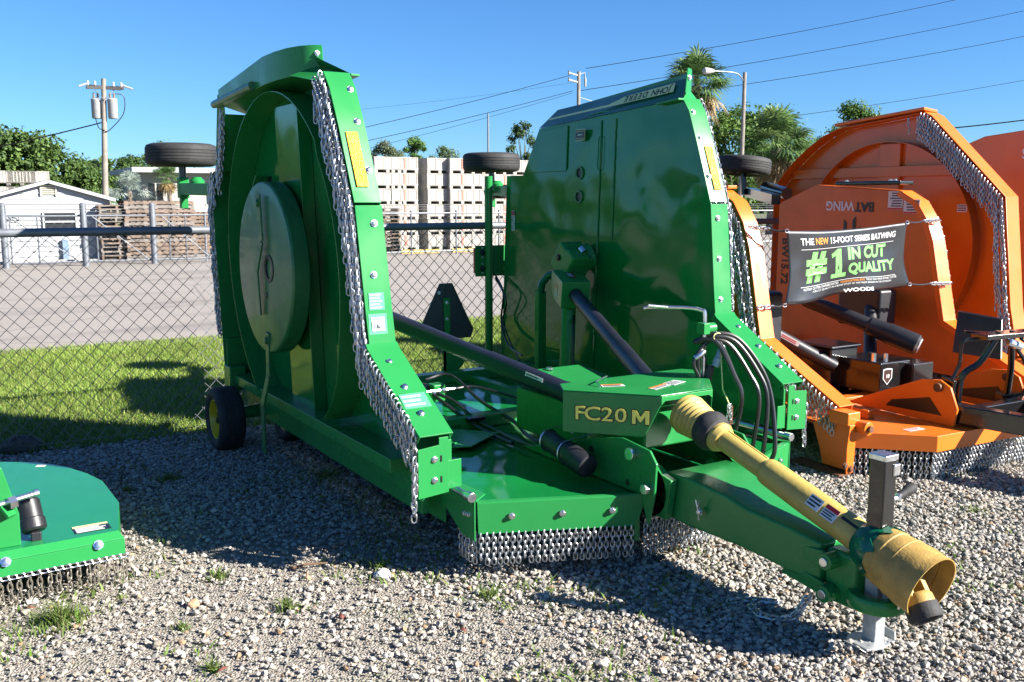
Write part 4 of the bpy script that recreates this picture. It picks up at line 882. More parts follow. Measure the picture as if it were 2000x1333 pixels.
for k in range(4): MB().lathe([(.022, 0), (.022, .012), (.001, .012)], la(5.95+.12*k, 3.80-.02*k, .918), (0, -.2, 1), 12, close=False).obj('stand_hole', RUST, sA)
MB().beam(la(5.86, 3.99, .91), la(6.0, 3.86, .90), .05, .02).obj('stand_arm', BLACKG, sA, .004)
MB().lathe([(.02, 0), (.028, .01), (.028, .05), (.02, .06), (.03, .07), (.03, .12), (.02, .13)], la(5.93, 3.72, .87), (1, -.15, -.35), 10).obj('hose_coupler', ZINC, sA)
MB().lathe([(.012, 0), (.02, .03), (.028, .14), (.028, .2), (.02, .21)], la(6.42, 3.70, .86), (0, 0, -1), 10).obj('hose_coupler', ZINC, sA)
for p in ([(5.84, 3.84, .88), (5.72, 3.9, .86), (5.74, 3.93, .7), (5.7, 3.98, .55), (5.75, 4.1, .45)], [(6.0, 3.75, .88), (6.12, 3.7, .7), (6.2, 3.75, .5), (6.1, 3.85, .42)], [(6.1, 3.74, .88), (6.32, 3.65, .72), (6.45, 3.6, .5), (6.35, 3.7, .42)], [(6.42, 3.70, .66), (6.46, 3.6, .5), (6.6, 3.5, .42)], [(6.2, 3.75, .88), (6.25, 3.72, .66), (6.3, 3.75, .5), (6.2, 3.9, .44)]):
    hose([la(*q) for q in p], .013, parent=sA)
g = MB(); g.bx(la(5.72, 5.0, .33), la(6.02, 5.35, .66)); g.bx(la(5.82, 4.62, .36), la(6.16, 5.05, .60)); g.bx(la(5.66, 4.95, .30), la(6.1, 5.4, .335)); g.bx(la(5.70, 4.98, .66), la(6.04, 5.37, .685)); g.bx(la(6.1, 4.55, .38), la(6.34, 4.95, .58))
gA = g.obj('gearbox', BLACKG, A_, .02, seg=3)
bolts(gA, [la(5.75, 4.98, .335), la(5.95, 4.98, .335), la(6.07, 4.98, .335)], (0, 0, 1), .018)
MB().cyl(la(5.86, 4.72, .60), la(5.86, 4.72, .66), .02, n=8).cyl(la(5.97, 4.7, .60), la(5.97, 4.7, .65), .018, n=8).obj('gearbox_plug', ZINC, gA)
M = frame(la(5.9, 4.6185, .49), (1, 0, 0), (0, 0, 1))
MB().plate([M @ V(x*.05, y*.06, 0) for x, y in ((-1, 1), (0, 1.1), (1, 1), (1, -.2), (0, -1), (-1, -.2))], V(0, -.0015, 0)).obj('badge', WHITE, gA)
MB().plate([M @ V(x*.042, y*.052, .0016) for x, y in ((-1, 1), (0, 1.1), (1, 1), (1, -.2), (0, -1), (-1, -.2))], V(0, -.001, 0)).obj('badge', mat('badge brown', (.05, .02, .015), .4), gA)
text('10', .04, M @ Matrix.Translation((0, .005, .003)), WHITE, gA, depth=.0006, bold=.001)
pA = MB().lathe([(.05, 0), (.06, .02), (.06, .55), (.075, .57), (.078, .7), (.085, .72), (.085, .95), (.06, .97), (.001, .97)], la(6.05, 5.6, .98), la(6.42, 4.9, .70)-la(6.05, 5.6, .98), 22).obj('input_driveline', BLACKP, A_)
d_ = (la(6.42, 4.9, .70)-la(6.05, 5.6, .98)).normalized()
MB().lathe([(.06, 0), (.06, .004), (.001, .004)], la(6.05, 5.6, .98)+d_*.97, d_, 20, close=False).obj('end_label', WHITE, pA)
for s, x in ((-1, 5.15), (1, 6.75)):
    q = MB().lathe([(.05, 0), (.052, .02), (.052, .85), (.07, .9), (.07, 1.0)], la(5.97+s*.2, 5.0, .52), la(x, 5.5, .95)-la(5.97+s*.2, 5.0, .52), 18).obj('wing_driveline', BLACKP, A_)
dd = (la(5.15, 5.5, .95)-la(5.77, 5.0, .52)).normalized()
sticker(q.parent, la(5.77, 5.0, .52)+dd*.42+V(-.02, -.052, .012), -dd, (0, 0, 1), .16, .035, WHITE, 2, REDST)
MB().lathe([(.11, 0), (.11, .01), (.095, .012), (.001, .012)], la(5.095, 5.42, .80), (1, -.2, 0), 28, close=False).obj('round_label', WHITE, A_)
MB().lathe([(.088, 0), (.088, .003), (.001, .003)], la(5.1085, 5.417, .80), (1, -.2, 0), 28, close=False).obj('round_label', BLACKP, A_)
MB().bx(la(5.08, 5.1, .72), la(5.3, 5.75, 1.12)).obj('wing_gearbox_guard', BLACKP, A_, .03)
MB().bx(la(6.62, 5.3, .72), la(6.84, 5.75, 1.05)).obj('wing_gearbox_guard', BLACKP, A_, .03)
MB().plate([la(6.62, 4.2, .62), la(6.62, 4.6, .62), la(6.8, 4.7, .92), la(6.75, 4.3, .90)], V(.02, 0, .01)).obj('chain_guard', BLACKP, A_, .004)
for s, X in ((1, 7.62),):
    wheel(A_, la(7.62, 8.02, 2.17), (.1, 0, 1), .30, .19, rim=BLACKG)
    MB().tube([la(7.62, 8.02, 2.1), la(7.62, 8.0, 1.85)], .03, 10).beam(la(7.7, 8.0, 1.88), la(7.0, 6.9, 1.80), .09, .1).tube([la(7.55, 7.6, 1.93), la(7.25, 7.0, 1.86)], .06, 12).obj('wheel_arm', BLACKG, A_)
# ------------------------------------------------------------------ second orange cutter further right
OB = V(9.1, 4.7, 0)
B_ = empty('folding_wing_cutter', OB, 0, 'orange folding-wing cutter at the right edge, raised wing showing underside and chain curtain', 'rotary cutter')
outB = [(4.75, .36), (4.82, .46), (4.92, .87), (5.04, 1.82), (5.82, 2.56), (5.90, 2.60), (6.9, 2.51), (7.1, 2.44), (7.28, 2.34), (7.45, 2.22), (7.6, 2.09), (7.75, 1.93), (7.75, .36)]
PBl, WBl = owing(B_, OB, 8.0, -1, outB, 6, ORANGEW, .17, ring=((6.35, 1.36), 1.0))
PBr, WBr = owing(B_, OB, 10.25, 1, outB, 6, ORANGEW, .17)
MB().plate([PBl(.0, 5.88, 2.60), PBl(.0, 6.95, 2.52), PBl(.17, 6.95, 2.54), PBl(.2, 5.88, 2.62)], V(0, 0, .03)).obj('skid_runner', ORANGE, WBl, .008)
for q in along(outB[1:6], 64):
    hang(WBl, PBl(.185, q[0]+.02, q[1]), 8 if q[1] > 1.8 else 7, jit=.4 if q[1] > 1.8 else .8, tilt=.03)
    if q[1] < 1.85: hang(WBl, PBl(.21, q[0]+.06, q[1]-.04), 7, jit=.8, tilt=.08)
    else: hang(WBl, PBl(.15, q[0]+.05, q[1]-.02), 6, jit=.5)
for y in (5.95, 6.05): hang(WBl, PBl(.19, y, 2.56), 5, jit=1)
sticker(WBl, PBl(.012, 5.55, 1.72), (0, -1, 0), (0, 0, 1), .10, .07, WHITE, 3, DARKST)
text('S', .15, frame(V(10.243, 6.40, 2.31)-OB, (0, 1, 0), (0, 0, -1)), WHITE, WBr, depth=.001, bold=.004)
MB().plate([V(x, y, .30)-OB for x, y in ((7.9, 4.7), (8.3, 4.4), (9.9, 4.4), (10.3, 4.7), (10.3, 7.6), (7.9, 7.6))], (0, 0, .01)).obj('centre_deck', ORANGED, B_, .003)
MB().bx(V(7.9, 4.7, .2)-OB, V(8.0, 5.3, .42)-OB).obj('side_plate', ORANGE, B_, .006)
for x in (8.2, 10.0): wheel(B_, V(x, 7.3, .25)-OB, (1, 0, 0), .25, .19, rim=BLACKG)
for x in (5.2, 6.8): wheel(A_, la(x, 6.6, .25), (1, 0, 0), .25, .19, rim=BLACKG)
MB().bx(V(8.8, 5.4, .31)-OB, V(9.3, 6.0, .65)-OB).obj('gearbox', BLACKG, B_, .02)
MB().beam(V(8.75, 4.5, .4)-OB, V(9.05, 3.3, .36)-OB, .1, .13).beam(V(9.45, 4.5, .4)-OB, V(9.15, 3.3, .36)-OB, .1, .13).obj('tongue', BLACKG, B_, .01)
# ------------------------------------------------------------------ banner tied between the wings
BNM = mat('black vinyl', (.020, .020, .024), .3, 0, .15, var=.2, vscale=5)
bc = [V(5.16, 4.97, 1.575), V(6.50, 4.99, 1.62), V(6.58, 4.99, 1.115), V(5.17, 4.97, 1.035)]
def Bn(u, v):                         # a point on the sagging sheet
    top = bc[0].lerp(bc[1], u)+V(0, 0, -.02*math.sin(math.pi*u)); bot = bc[3].lerp(bc[2], u)+V(0, 0, .012*math.sin(math.pi*u)-.012*math.sin(3*math.pi*u))
    p = bot.lerp(top, v); side = .045*math.sin(math.pi*v); p.x += side*(1-2*u)
    p.y += .014*math.sin(7*u+2.2*v)*math.sin(math.pi*v)+.008*math.sin(15*u-6*v)*(1-abs(2*v-1))-.02*(1-v)**4*math.sin(math.pi*u*4)
    return p
bn = MB(); nu, nv = 48, 20
bn.add([Bn(i/nu, j/nv) for j in range(nv+1) for i in range(nu+1)], [(j*(nu+1)+i, j*(nu+1)+i+1, (j+1)*(nu+1)+i+1, (j+1)*(nu+1)+i) for j in range(nv) for i in range(nu)])
def on_banner(o, d):                   # drape flat lettering (x = 0..1, y = 0..1) onto the sheet
    for v in o.data.vertices: q = Bn(v.co.x, v.co.y); v.co = V(q.x, q.y-d, q.z)
    o.data.update()
bo = V(5.8, 4.97, 1.0)
ban = bn.obj('banner', BNM); tag(ban, 'black vinyl banner with green and white lettering tied between the orange wings', 'banner')
sd = ban.modifiers.new('sheet', 'SOLIDIFY'); sd.thickness = .0015
GLET = mat('green print', (.18, .55, .13), .5, 0, 0, var=.25, vscale=60)
OLET = mat('orange print', (.85, .30, .03), .5)
def bt(body, x, y, h, w, m, bold=.0, sub=3):
    c = bpy.data.curves.new('t', 'FONT'); c.body = body; c.size = 1; c.offset = bold; c.align_x = 'LEFT'; c.resolution_u = 3
    o = bpy.data.objects.new('t', c); COL.objects.link(o); me = bpy.data.meshes.new_from_object(o.evaluated_get(bpy.context.evaluated_depsgraph_get())); bpy.data.objects.remove(o)
    me.materials.clear(); bm = bmesh.new(); bm.from_mesh(me)
    bmesh.ops.triangulate(bm, faces=bm.faces)
    for _ in range(sub):
        e = [q for q in bm.edges if q.calc_length() > .25]
        if e: bmesh.ops.subdivide_edges(bm, edges=e, cuts=1); bmesh.ops.triangulate(bm, faces=bm.faces)
    bm.to_mesh(me); bm.free()
    co = [v.co for v in me.vertices]; x0 = min(q.x for q in co); x1 = max(q.x for q in co); y0 = min(q.y for q in co); y1 = max(q.y for q in co)
    for v in me.vertices: v.co = V(x+(v.co.x-x0)/(x1-x0)*w, y+(v.co.y-y0)/(y1-y0)*h, 0)
    o = link('lettering', me, ban, m); on_banner(o, .003); return o
for body, x, y, w, m in (('THE', .10, .80, .10, WHITE), ('NEW', .215, .80, .10, OLET), ('15-FOOT SERIES BATWING', .335, .80, .575, WHITE)): bt(body, x, y, .095, w, m, .02)
bt('#', .135, .265, .435, .17, GLET, .05); one_ = MB(); o1 = [(0, 0), (1, 0), (1, .14), (.72, .14), (.72, 1), (.45, 1), (.0, .84), (.05, .70), (.30, .77), (.30, .14), (0, .14)]
one_.add([(.34+x*.11, .27+y*.44, 0) for x, y in o1], [tuple(range(len(o1)))]); oo = one_.obj('lettering', GLET, ban)
bm = bmesh.new(); bm.from_mesh(oo.data); bmesh.ops.triangulate(bm, faces=bm.faces); bmesh.ops.subdivide_edges(bm, edges=bm.edges, cuts=3); bm.to_mesh(oo.data); bm.free(); on_banner(oo, .003)
bt('IN CUT', .47, .52, .20, .36, GLET, .045); bt('QUALITY', .47, .27, .20, .43, GLET, .04)
bt('ROTARY CUTTER OWNERS RATED', .125, .165, .035, .28, WHITE, .0, 1); bt('WOODS BATWING BW15', .42, .165, .035, .19, OLET, 0, 1); bt('THE #1 FLEX-WING ROTARY CUTTER', .62, .165, .035, .29, WHITE, 0, 1)
bt('FOR CUT QUALITY IN A BLIND STUDY OF THE MAJOR BRANDS IN THE CATEGORY.', .20, .115, .035, .66, WHITE, 0, 1)
bt('WOODS', .45, .0, .06, .23, WHITE, .03)
for y in (.735, .215):
    ln = MB().add([(x/20*.8+.1, y+dy, 0) for dy in (0, .006) for x in range(21)], [(i, i+1, 22+i, 21+i) for i in range(20)]).obj('rule', WHITE, ban); on_banner(ln, .003)
for u, v, q in ((0, 1, V(4.96, 5.10, 1.60)), (1, 1, V(7.06, 5.12, 1.63)), (0, 0, V(4.96, 4.985, 1.03)), (1, .02, V(7.06, 4.985, 1.11))):
    p = Bn(u, v); m = p.lerp(q, .55); tr = MB().tube([p, p.lerp(m, .5)+V(0, 0, -.008), m], .007, 6).obj('bungee', BLACKP, ban)
    n_ = int((q-m).length/.035)+1; dv = (q-m)/n_
    for k in range(n_+1):
        c = m+dv*(k+.5); d = dv.normalized(); w_ = V(0, 0, 1).cross(d).normalized(); w_.rotate(Matrix.Rotation((k % 2)*1.57+.5, 3, d))
        MB().tube([c+d*pz+w_*px for px, pz in link_path(.05, .013)], .005, 5, closed=True).obj('chain_link', CHAIN, ban)
    MB().tube([p+V(.02*math.cos(a), -.004, .012*math.sin(a)) for a in [k*math.tau/10 for k in range(10)]], .0035, 5, closed=True).obj('hook', ZINC, ban)
# ================================================================== small green cutter at the left edge
OC = V(-.15, 5.1, 0)
C_ = empty('rotary_cutter', OC, 0, 'small green rotary cutter deck cut off by the left edge of the picture', 'rotary cutter')
def lc(x, y, z): return V(x, y, z)-OC
cv = [(.545, 4.64), (.60, 5.1), (.575, 5.55), (.52, 5.75), (.42, 5.98), (.28, 6.16), (.10, 6.27), (-.15, 6.32)]
oc = [(-.85, 4.53), (.535, 4.63)]+cv[1:]+[(-.45, 6.27), (-.72, 6.0), (-.88, 5.55)]
GC = mat('green paint, plain deck', (.012, .235, .07), .3, 0, .5, var=.05, coatr=.05)
dC = MB().plate([lc(x, y, .245) for x, y in oc], (0, 0, .008)).obj('deck', GC, C_, .003)
side = oc[1:]+[oc[0]]
MB().ribbon([lc(x, y, .25) for x, y in side], [lc(x, y, .10) for x, y in side], .006).obj('side_skirt', GREEN, dC, .002)
fA, fB = V(-.85, 4.50, 0), V(.55, 4.60, 0)
rl = MB().plate([lc(-.85, 4.53, .256), lc(.535, 4.63, .256), lc(.555, 4.595, .225), lc(-.85, 4.49, .225)], (0, 0, .006)).plate([lc(-.85, 4.49, .225), lc(.555, 4.595, .225), lc(.555, 4.595, .155), lc(-.85, 4.49, .155)], (0, .008, 0)).obj('front_rail', GREEN, dC, .004)
dv = (fB-fA).normalized()
bolts(dC, [lc(.06, 4.553, .225), lc(.44, 4.582, .222)], (0, -1, .4), .016)
for k in range(36):
    q = fA.lerp(fB, k/35); hang(dC, lc(q.x, q.y+.01, .16), 5, m=CHAINR, jit=.3, rz=.2, tilt=.03, **SM)
ln = MB()
for k in range(46): q = lc(*(fA.lerp(fB, k/45).xy), .148)+V(0, -.012, 0); ln.tube([q+dv*pz+V(0, px*.2, px) for px, pz in link_path(.034, .008)], .003, 5, closed=True)
ln.obj('edge_chain', ZINC, dC)
up_ = MB().plate([lc(-.06, 4.66, .253), lc(.128, 4.66, .253), lc(.13, 4.66, .40), lc(.075, 4.66, .62), lc(-.06, 4.66, .70)], V(0, .012, 0))
up_.beam(lc(.10, 4.64, .40), lc(-.12, 4.85, .74), .05, .02)
br = up_.obj('hitch_bracket', GREEN, C_, .004)
pn = MB().cyl(lc(-.02, 4.62, .455), lc(.21, 4.70, .476), .013, n=10).cyl(lc(.195, 4.695, .4755), lc(.215, 4.70, .476), .017, n=10).obj('hitch_pin', ZINC, br)
MB().cyl(lc(.09, 4.64, .46), lc(.12, 4.65, .464), .03, n=6).obj('hitch_nut', ZINC, br)
cn = MB().lathe([(.045, 0), (.05, .008), (.05, .09), (.055, .095), (.055, .14), (.045, .15)], lc(.172, 4.79, .42), (.1, -.42, -.75), 22).obj('manual_canister', BLACKP, C_, ang=30)
MB().box(lc(.193, 4.70, .272), (.045, .03, .045)).obj('canister_latch', BLACKP, cn, .006)
sticker(C_, lc(.43, 4.75, .2535), (1, .06, 0), (-.06, 1, 0), .16, .11, DARKST, 4, WHITE, .24, hm=BAND)
sticker(C_, lc(.30, 6.05, .2535), (1, -.5, 0), (.5, 1, 0), .05, .035, WHITE)
# ================================================================== near chain-link fence
NF = empty('chain_link_fence', (-2.2, 7.46, 0), 0, 'grey chain-link fence with a top rail running behind the green cutters', 'fence')
def zig(w, h, z0, z1, r, n=4):
    k = int((z1-z0)/h); return MB().tube([(w/2*(1 if i % 2 else -1), .004*(1 if i % 2 else -1), z0+i*h) for i in range(k+1)], r, n, caps=False)
wm = zig(.053, .054, .03, 1.555, .0036).mesh('wire', 20); wm.materials.append(WIREM)
for k in range(262):
    o = link('wire', wm, NF); o.location = (k*.0525+.03, 0, 0)
    if k % 2: o.rotation_euler = (0, 0, math.pi)
MB().tube([(0, 0, 1.57), (14, 0, 1.57)], .031, 14).obj('top_rail', GALV, NF)
for x in (1.95, 5.05, 8.1): MB().tube([(x+.02, 0, 1.57), (x+.22, 0, 1.57)], .034, 14).obj('rail_sleeve', GALV, NF)
for x in (.02, 6.9, 10.2, 13.8): MB().tube([(x, .045, 0), (x, .045, 1.6)], .03, 12).obj('post', GALV, NF)
MB().tube([(0, 0, .05), (14, 0, .05)], .0025, 4).obj('tension_wire', WIREM, NF)
# ================================================================== far fence with barbed wire and a gate
FY = 28.3
FF = empty('chain_link_fence', (-3, FY, 0), 0, 'far chain-link fence with thick posts and barbed wire in front of the white shed', 'fence')
for k, x in enumerate((.95, 2.88, 4.66)): MB().tube([(x+3, -.05, 0), (x+3, -.05, 1.66)], .085, 14).lathe([(.09, 0), (.09, .04), (.05, .09), (.001, .1)], (x+3, -.05, 1.62), (0, 0, 1), 14, close=False).obj('post', GALV, FF)
for k in range(14): x = 6.1+1.62*k; MB().tube([(x+3, 0, 0), (x+3, 0, 1.45)], .03, 8).obj('post', GALV, FF)
for z in (1.36, .12): MB().tube([(0, 0, z), (32, 0, z)], .026, 8).obj('rail', GALV, FF)
for x in (1.1, 1.75, 3.2, 5.1, 5.55): MB().tube([(x+3, -.02, .12), (x+3, -.02, 1.36)], .02, 6).obj('gate_upright', GALV, FF)
for a, b in ((1.1, 2.7), (3.1, 4.5), (4.9, 6.2), (6.2, 7.7)): MB().tube([(a+3, -.03, 1.34), (b+3, -.03, .14)], .018, 6).obj('gate_brace', GALV, FF)
for z in (1.48, 1.56, 1.63): MB().tube([(k*.8, -.1-.02*(k % 2), z+.01*math.sin(k*1.3)) for k in range(41)], .006, 4).obj('barbed_wire', WIREM, FF)
ms_ = MB(); one = zig(.11, .11, .05, 1.36, .0052, 3)
for k in range(290): ms_.add([(v[0]*(1 if k % 2 else -1)+k*.11+.05, v[1], v[2]) for v in one.v], one.f)
o = ms_.obj('wire_mesh', WIREM, FF, ang=20); o['kind'] = 'stuff'
# ================================================================== white shed
SY = 30.8
WSID = mat('white siding', (.44, .45, .46), .6, 0, 0, var=.06, vscale=3)
SHNG = mat('grey shingles', (.13, .13, .12), .85, 0, 0, var=.35, vscale=14)
GLASS = mat('window glass', (.03, .035, .04), .08, 0, .3)
CONC = mat('concrete', (.42, .41, .39), .85, 0, 0, var=.12, vscale=5)
x0, x1 = at(2, 450, SY).x-.35, at(218, 450, SY).x; ze, za = at(215, 388, SY).z, at(112, 358, SY).z; xm = (x0+x1)/2
SHD = empty('shed', (xm, SY, 0), 0, 'small white clapboard shed with a gabled roof behind the far fence', 'shed')
def ls(x, y, z): return V(x-xm, y-SY, z)
hw = (x1-x0)/2
MB().plate([(-hw+.02, .06, .02), (hw-.02, .06, .02), (hw-.02, .06, ze), (0, .06, za-.05), (-hw+.02, .06, ze)], (0, 3.0, 0)).obj('wall', WSID, SHD)
nb = 15
for k in range(nb):
    z0, z1 = za*k/nb, za*(k+1)/nb
    w0 = hw if z0 < ze else hw*(za-z0)/(za-ze); w1 = hw if z1 < ze else max(.02, hw*(za-z1)/(za-ze))
    MB().add([(-w0, .02, z0), (w0, .02, z0), (w1, .05, z1), (-w1, .05, z1), (-w0, .07, z0), (w0, .07, z0)], [(0, 1, 2, 3), (0, 4, 5, 1)]).obj('clapboard', WSID, SHD, ang=20)
for s in (-1, 1):
    MB().plate([(s*(hw+.16), -.12, ze-.06), (0, -.12, za+.03), (0, -.12, za+.10), (s*(hw+.16), -.12, ze+.01)], (0, 3.3, 0)).obj('roof', SHNG, SHD, .01)
    MB().beam((s*(hw+.15), -.13, ze-.05), (0, -.13, za+.04), .03, .09, up=(0, 0, 1)).obj('rake_board', WSID, SHD)
wx0, wx1 = at(85, 430, SY).x-xm, at(149, 430, SY).x-xm; wz0, wz1 = at(100, 452, SY).z, at(100, 415, SY).z
w = MB().bx((wx0, .015, wz0), (wx1, .03, wz1)).obj('window', GLASS, SHD)
fw = MB()
for a, b in (((wx0, wz0), (wx1, wz0)), ((wx0, wz1), (wx1, wz1)), ((wx0, wz0), (wx0, wz1)), ((wx1, wz0), (wx1, wz1)), ((wx0, (wz0+wz1)/2), (wx1, (wz0+wz1)/2))): fw.beam((a[0], .0, a[1]), (b[0], .0, b[1]), .05, .05, up=(0, 1, 0))
fw.obj('frame', WSID, w)
vz = at(115, 371, SY).z; vn_ = MB()
for k in range(5): vn_.box((.0, .01, vz-.12+.06*k), (.36, .03, .035), Matrix.Rotation(.5, 3, 'X'))
for q in ((-.2, 0), (.2, 0)): vn_.box((q[0], .0, vz), (.04, .05, .36))
vn_.obj('gable_vent', mat('cream vent', (.55, .52, .42), .6), SHD)
MB().box((.35, -.06, .32), (.16, .06, .64)).obj('downpipe', mat('blue grey trim', (.18, .26, .38), .5), SHD)
for dx in (-1.15, -.9): MB().tube([(dx+.09*math.cos(a), -.03, wz1-.18+.07*math.sin(a)) for a in [k*math.tau/14 for k in range(14)]], .014, 5, closed=True).obj('wall_ring', BLACKP, SHD)
MB().bx((-hw-.3, -.4, 0), (hw+.6, .1, .06)).obj('footing', CONC, SHD)
# ================================================================== pale building behind
BY = 44
b0, b1 = at(278, 350, BY), at(432, 350, BY); zt = at(300, 338, BY).z
BD = empty('building', ((b0.x+b1.x)/2, BY, 0), 0, 'pale flat-roofed building behind the pallet stacks', 'building')
hw2 = (b1.x-b0.x)/2; CREAM = mat('cream stucco', (.44, .43, .39), .8, 0, 0, var=.05)
MB().bx((-hw2, 0, 0), (hw2, 6, zt)).obj('wall', CREAM, BD)
MB().bx((-hw2-.5, -.6, zt), (hw2+.4, 6.4, zt+.22)).obj('roof', mat('roof edge', (.5, .52, .53), .6), BD, .02)
for wx in (-1.15, 1.3):
    w = MB().bx((wx-.3, -.02, zt-1.35), (wx+.3, .02, zt-.45)).obj('window', GLASS, BD)
    MB().bx((wx-.36, -.03, zt-1.43), (wx+.36, .01, zt-1.35)).bx((wx-.03, -.03, zt-1.35), (wx+.03, -.021, zt-.45)).obj('frame', CREAM, w)
# ================================================================== pallets
PALM = [mat('weathered pallet wood', (.20, .135, .09), .85, 0, 0, var=.35, vscale=5), mat('brown pallet wood', (.20, .145, .11), .85, 0, 0, var=.35, vscale=5), mat('grey pallet wood', (.22, .19, .165), .85, 0, 0, var=.3, vscale=5)]
pmesh = []
for m in PALM:
    b = MB()
    for k in range(7): b.bx((-.6+.175*k, -.5, .10), (-.6+.175*k+.12, .5, .122))
    for y in (-.5, -.03, .44): b.bx((-.6, y, .022), (.6, y+.06, .10))
    for k in range(3): b.bx((-.6+.54*k, -.5, 0), (-.6+.54*k+.12, .5, .022))
    me = b.mesh('pallet'); me.materials.append(m); pmesh.append(me)
ORD = ['bottom', 'second', 'third', 'fourth', 'fifth', 'sixth', 'seventh', 'eighth', 'ninth', 'tenth', 'eleventh', 'twelfth', 'thirteenth', 'fourteenth', 'fifteenth']
stacks = [(232, 30.4, 13, 2, 1.57, 'dark stack right beside the shed'), (289, 30.2, 14, 1, 0, 'tall brown stack near the shed'), (345, 30.2, 14, 1, 0, 'tall brown stack beside the pale building'), (404, 32.5, 11, 0, .1, 'low stack by the left wing'), (757, 30.0, 12, 2, 1.4, 'grey stack beside the white bins')]
for px_, Y, n, mi, rz, where in stacks:
    c = at(px_, 480, Y)
    for k in range(n):
        o = link('pallet', pmesh[mi if k % 4 else (mi+1) % 3]); o.location = (c.x+random.uniform(-.03, .03), Y+.5+random.uniform(-.04, .04), .02+.1245*k); o.rotation_euler = (0, 0, rz+random.uniform(-.035, .035))
        tag(o, '%s wooden pallet up in the %s' % (ORD[k] if k else 'lowest', where), 'pallet', 'wooden pallets stacked across the road')
# ================================================================== white harvest bins
BINM = mat('off-white plastic', (.40, .375, .335), .7, 0, 0, var=.28, vscale=3)
BING = mat('bin vent shade', (.30, .29, .28), .8)
BINR = mat('faded red mark', (.62, .22, .16), .7)
BW, BDp, BH = 1.0, 1.1, .545
bb = MB(); t = .05
bb.bx((-BW/2, 0, .09), (BW/2, t, BH-.01)).bx((-BW/2, BDp-t, .09), (BW/2, BDp, BH-.01)).bx((-BW/2, t, .09), (-BW/2+t, BDp-t, BH-.01)).bx((BW/2-t, t, .09), (BW/2, BDp-t, BH-.01)).bx((-BW/2+t, t, .09), (BW/2-t, BDp-t, .12))
for x in (-BW/2, -.06, BW/2-.12): bb.bx((x, .0, 0), (x+.12, BDp, .089))
bodym = bb.mesh('body'); bodym.materials.append(BINM)
rb_ = MB()
for z in (.11, .5): rb_.bx((-BW/2-.012, -.014, z), (BW/2+.012, -.001, z+.03)); rb_.bx((-BW/2-.014, -.0, z), (-BW/2-.001, BDp, z+.03))
for x in (-BW/2, -.17, .15, BW/2-.04): rb_.bx((x, -.013, .14), (x+.04, -.001, .5))
for y in (.0, .34, .7, BDp-.04): rb_.bx((-BW/2-.013, y, .14), (-BW/2-.001, y+.04, .5))
ribm = rb_.mesh('rib'); ribm.materials.append(BINM)
ventm = MB().bx((-BW/2-.004, .42, .2), (-BW/2-.002, .66, .45)).mesh('vent'); ventm.materials.append(BING)
redm = MB().bx((-.03, -.017, .13), (.05, -.0145, .5)).mesh('mark'); redm.materials.append(BINR)
def bin_(p, label, group, red=False, rz=0):
    r = empty('harvest_bin', p, rz, label, 'bin', group)
    for nm, me in (('body', bodym), ('rib', ribm), ('vent', ventm))+((('mark', redm),) if red else ()): link(nm, me, r)
cols_ = [(734, 31.2), (767, 31.2), (836, 31.2), (880, 31.0), (922, 31.0), (963, 31.2), (1004, 31.4)]
NTH = ['first', 'second', 'third', 'fourth', 'fifth', 'sixth', 'seventh']
for ci, (px_, Y) in enumerate(cols_):
    c = at(px_, 480, Y).x+BW/2
    for k in range(6): bin_((c+random.uniform(-.02, .02), Y+random.uniform(-.02, .02), .008+BH*k), '%s white bin up in the %s bin stack from the left wing' % (ORD[k] if k else 'lowest', NTH[ci]), 'white bins stacked across the road', (ci+k*2) % 4 in (1, 3), random.uniform(-.015, .015))
for ci, px_ in enumerate((-12, 14, 40)):
    for k in range(5):
        c = at(px_, 370, 40); bin_((c.x+BW/2, 40, .0+BH*1.06*k), '%s white bin up in the %s bin stack behind the shed' % (ORD[k] if k else 'lowest', NTH[ci]), 'white bins behind the shed')
# ================================================================== parking stops
YST = mat('yellow kerb paint', (.62, .42, .08), .7, 0, 0, var=.2, vscale=6)
for (pa, pb_, y_, where) in ((783, 857, 502, 'left of'), (882, 960, 500, 'right of'), (700, 748, 503, 'far left of')):
    a, b = at(pa, y_, 29.2), at(pb_, y_, 29.2)
    o = MB().plate([(0, -.09, 0), (0, .09, 0), (0, .06, .13), (0, -.06, .13)], (b.x-a.x, 0, 0)).obj('wheel_stop', YST, None, .01); o.location = (a.x, 29.2, .008)
    tag(o, {'left of': 'yellow concrete wheel stop before the middle of the bin stacks', 'right of': 'yellow concrete wheel stop next to the tail-light mast', 'far left of': 'yellow concrete wheel stop mostly hidden by the left wing'}[where], 'wheel stop', 'yellow wheel stops')
# ================================================================== poles and lines
WOODP = mat('grey pole wood', (.27, .235, .20), .85, 0, 0, var=.2, vscale=4, bump=.3, bscale=20)
TRF = mat('transformer grey', (.36, .37, .38), .5, .1, 0, var=.1)
PY = 40.0
c = at(201, 380, PY); top = at(200, 154, PY).z
UP = empty('utility_pole', (c.x, PY, 0), 0, 'wooden utility pole with a crossarm and two grey transformers behind the white shed', 'utility pole')
MB().tube([(.0, 0, 0), (.28, 0, top)], [.13, .085], 12).obj('pole', WOODP, UP)
q = lambda x, y: at(x, y, PY)-V(c.x, PY, 0)
MB().beam((-.36, -.1, top-.36), (1.0, .1, top-.30), .1, .12).beam((-.25, .1, top-.30), (.86, -.12, top-.36), .1, .12).obj('crossarm', mat('dark arm', (.06, .055, .05), .8), UP)
MB().tube([(-.14, -.1, top-.36), (.25, -.12, top-.8), (.66, -.05, top-.36)], .02, 5).obj('arm_brace', GALV, UP)
